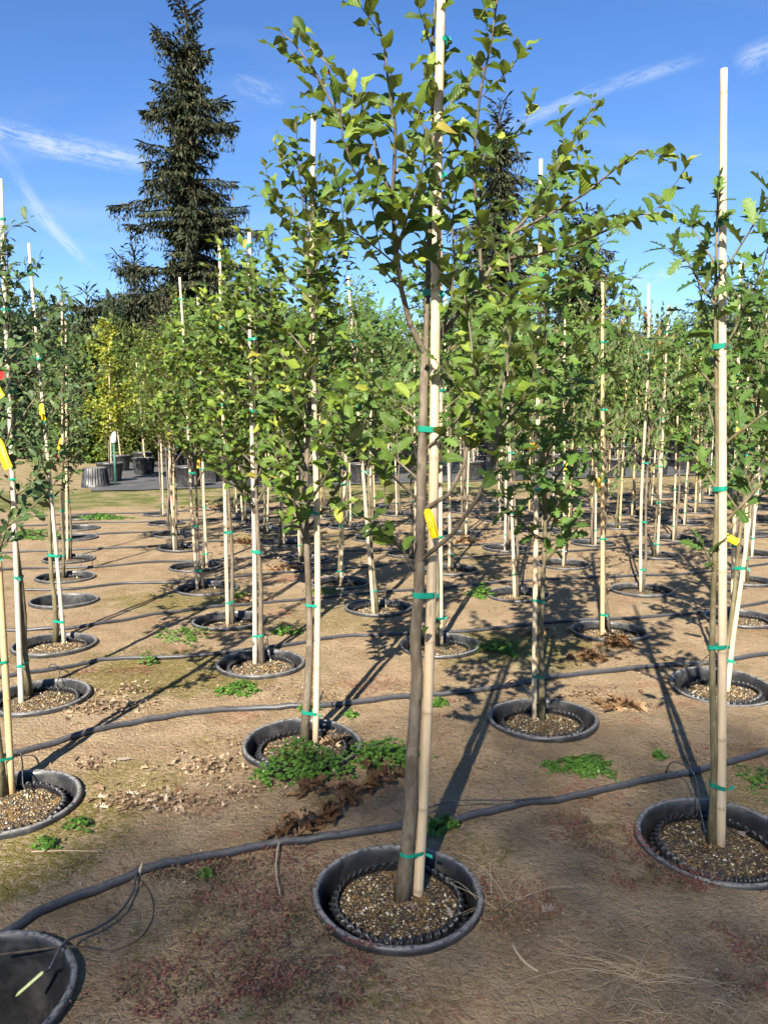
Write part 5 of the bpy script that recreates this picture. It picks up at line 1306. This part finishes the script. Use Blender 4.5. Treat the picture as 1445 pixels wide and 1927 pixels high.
# ---------------------------------------------------------------- white van parked beyond the dark oaks
e = empty('parked_van', (-21.4, 42.0, 0), 'white van parked far off behind the dark oaks', 'van'); e.rotation_euler = (0, 0, rad(8))
prof = [(-2.5, .45), (-2.5, 1.95), (-2.3, 2.1), (1.0, 2.1), (1.7, 1.35), (2.45, 1.15), (2.55, .9), (2.5, .45)]
V = [(x, s_*.95*(1 if z < 1.5 else .93), z) for s_ in (-1, 1) for x, z in prof]; n = len(prof); mb = MB()
mb.add(V, [(k, (k+1) % n, n+(k+1) % n, n+k) for k in range(n)], [(0, k, k+1) for k in range(1, n-1)]+[(n, n+k+1, n+k) for k in range(1, n-1)])
obj('body', mb.mesh('body', M['white'], False), e)
for x0, x1 in ((-2.2, -1.0), (-.85, .3), (.42, 1.25)):
    mb = MB(); box(mb, ((x0+x1)/2, -.93, 1.62), (x1-x0, .03, .5)); obj('window', mb.mesh('window', M['glass'], False), e)
for x in (-1.6, 1.6):
    for s_ in (-1, 1):
        mb = MB(); tube(mb, [(x, s_*.78, .34), (x, s_*.97, .34)], .34, 20); wh = obj('wheel', mb.mesh('wheel', M['liner']), e)
        mb = MB(); tube(mb, [(x, s_*.9, .34), (x, s_*.98, .34)], .19, 16); obj('rim', mb.mesh('rim', M['white']), wh)

# ---------------------------------------------------------------- unseen added tree behind the viewer, crown shaped to shade the field's front
hx, hy = math.sin(SUN_AZ-math.pi), math.cos(SUN_AZ-math.pi)
S_T = -31.0
def shade_pt(tl): return Vector((hx*S_T+hy*tl, hy*S_T-hx*tl, -.02))
loc = shade_pt(.6); TOP = (4.1-S_T)*math.tan(SUN_EL)
rot = -(SUN_AZ-math.pi); rsS = np.random.RandomState(91); PS = []
def crown_top(x):                                       # crown outline across its width, shaped to set the shadow edge
    return TOP-(.44*(x+.7)**2 if x < -.7 else .26*(x-1.0)**2 if x > 1.0 else 0)
while len(PS) < 57000:
    x = rsS.uniform(-6.5, 8.5); zt = crown_top(x); z = rsS.uniform(TOP-17, TOP)
    if z > zt: continue
    d_ = min(3.2, .6+.5*(zt-z)); PS.append((x, rsS.uniform(-1, 1)*d_, z))
PS = np.array(PS); n_ = len(PS)
E_ = empty('added_shade_tree', loc, 'unseen broad tree added behind the viewpoint to shade the front of the field', 'tree'); E_.rotation_euler = (0, 0, rot)
mb = MB(); Dn = rsS.normal(0, 1, (n_, 3)); scatter(mb, 'quad', PS, Dn, rsS.normal(0, 1, (n_, 3)), rsS.uniform(.11, .19, n_), rsS)
o = obj('crown', mb.mesh('crown', M['mapl'], False), E_); o['kind'] = 'stuff'
mb = MB(); tube(mb, [(0, 0, -.2), (.1, 0, 5), (0, .1, 10), (.2, 0, TOP-8)], [.5, .4, .3, .1], 10)
for k in range(9):
    a = k*2.4; z = 8+k*.9; tube(mb, [(0, 0, z), (math.cos(a)*1.5, math.sin(a)*.8, z+1.2), (math.cos(a)*3.4, math.sin(a)*1.6, z+3)], [.16, .1, .03], 5, False)
obj('trunk', mb.mesh('trunk', M['barkd']), E_)
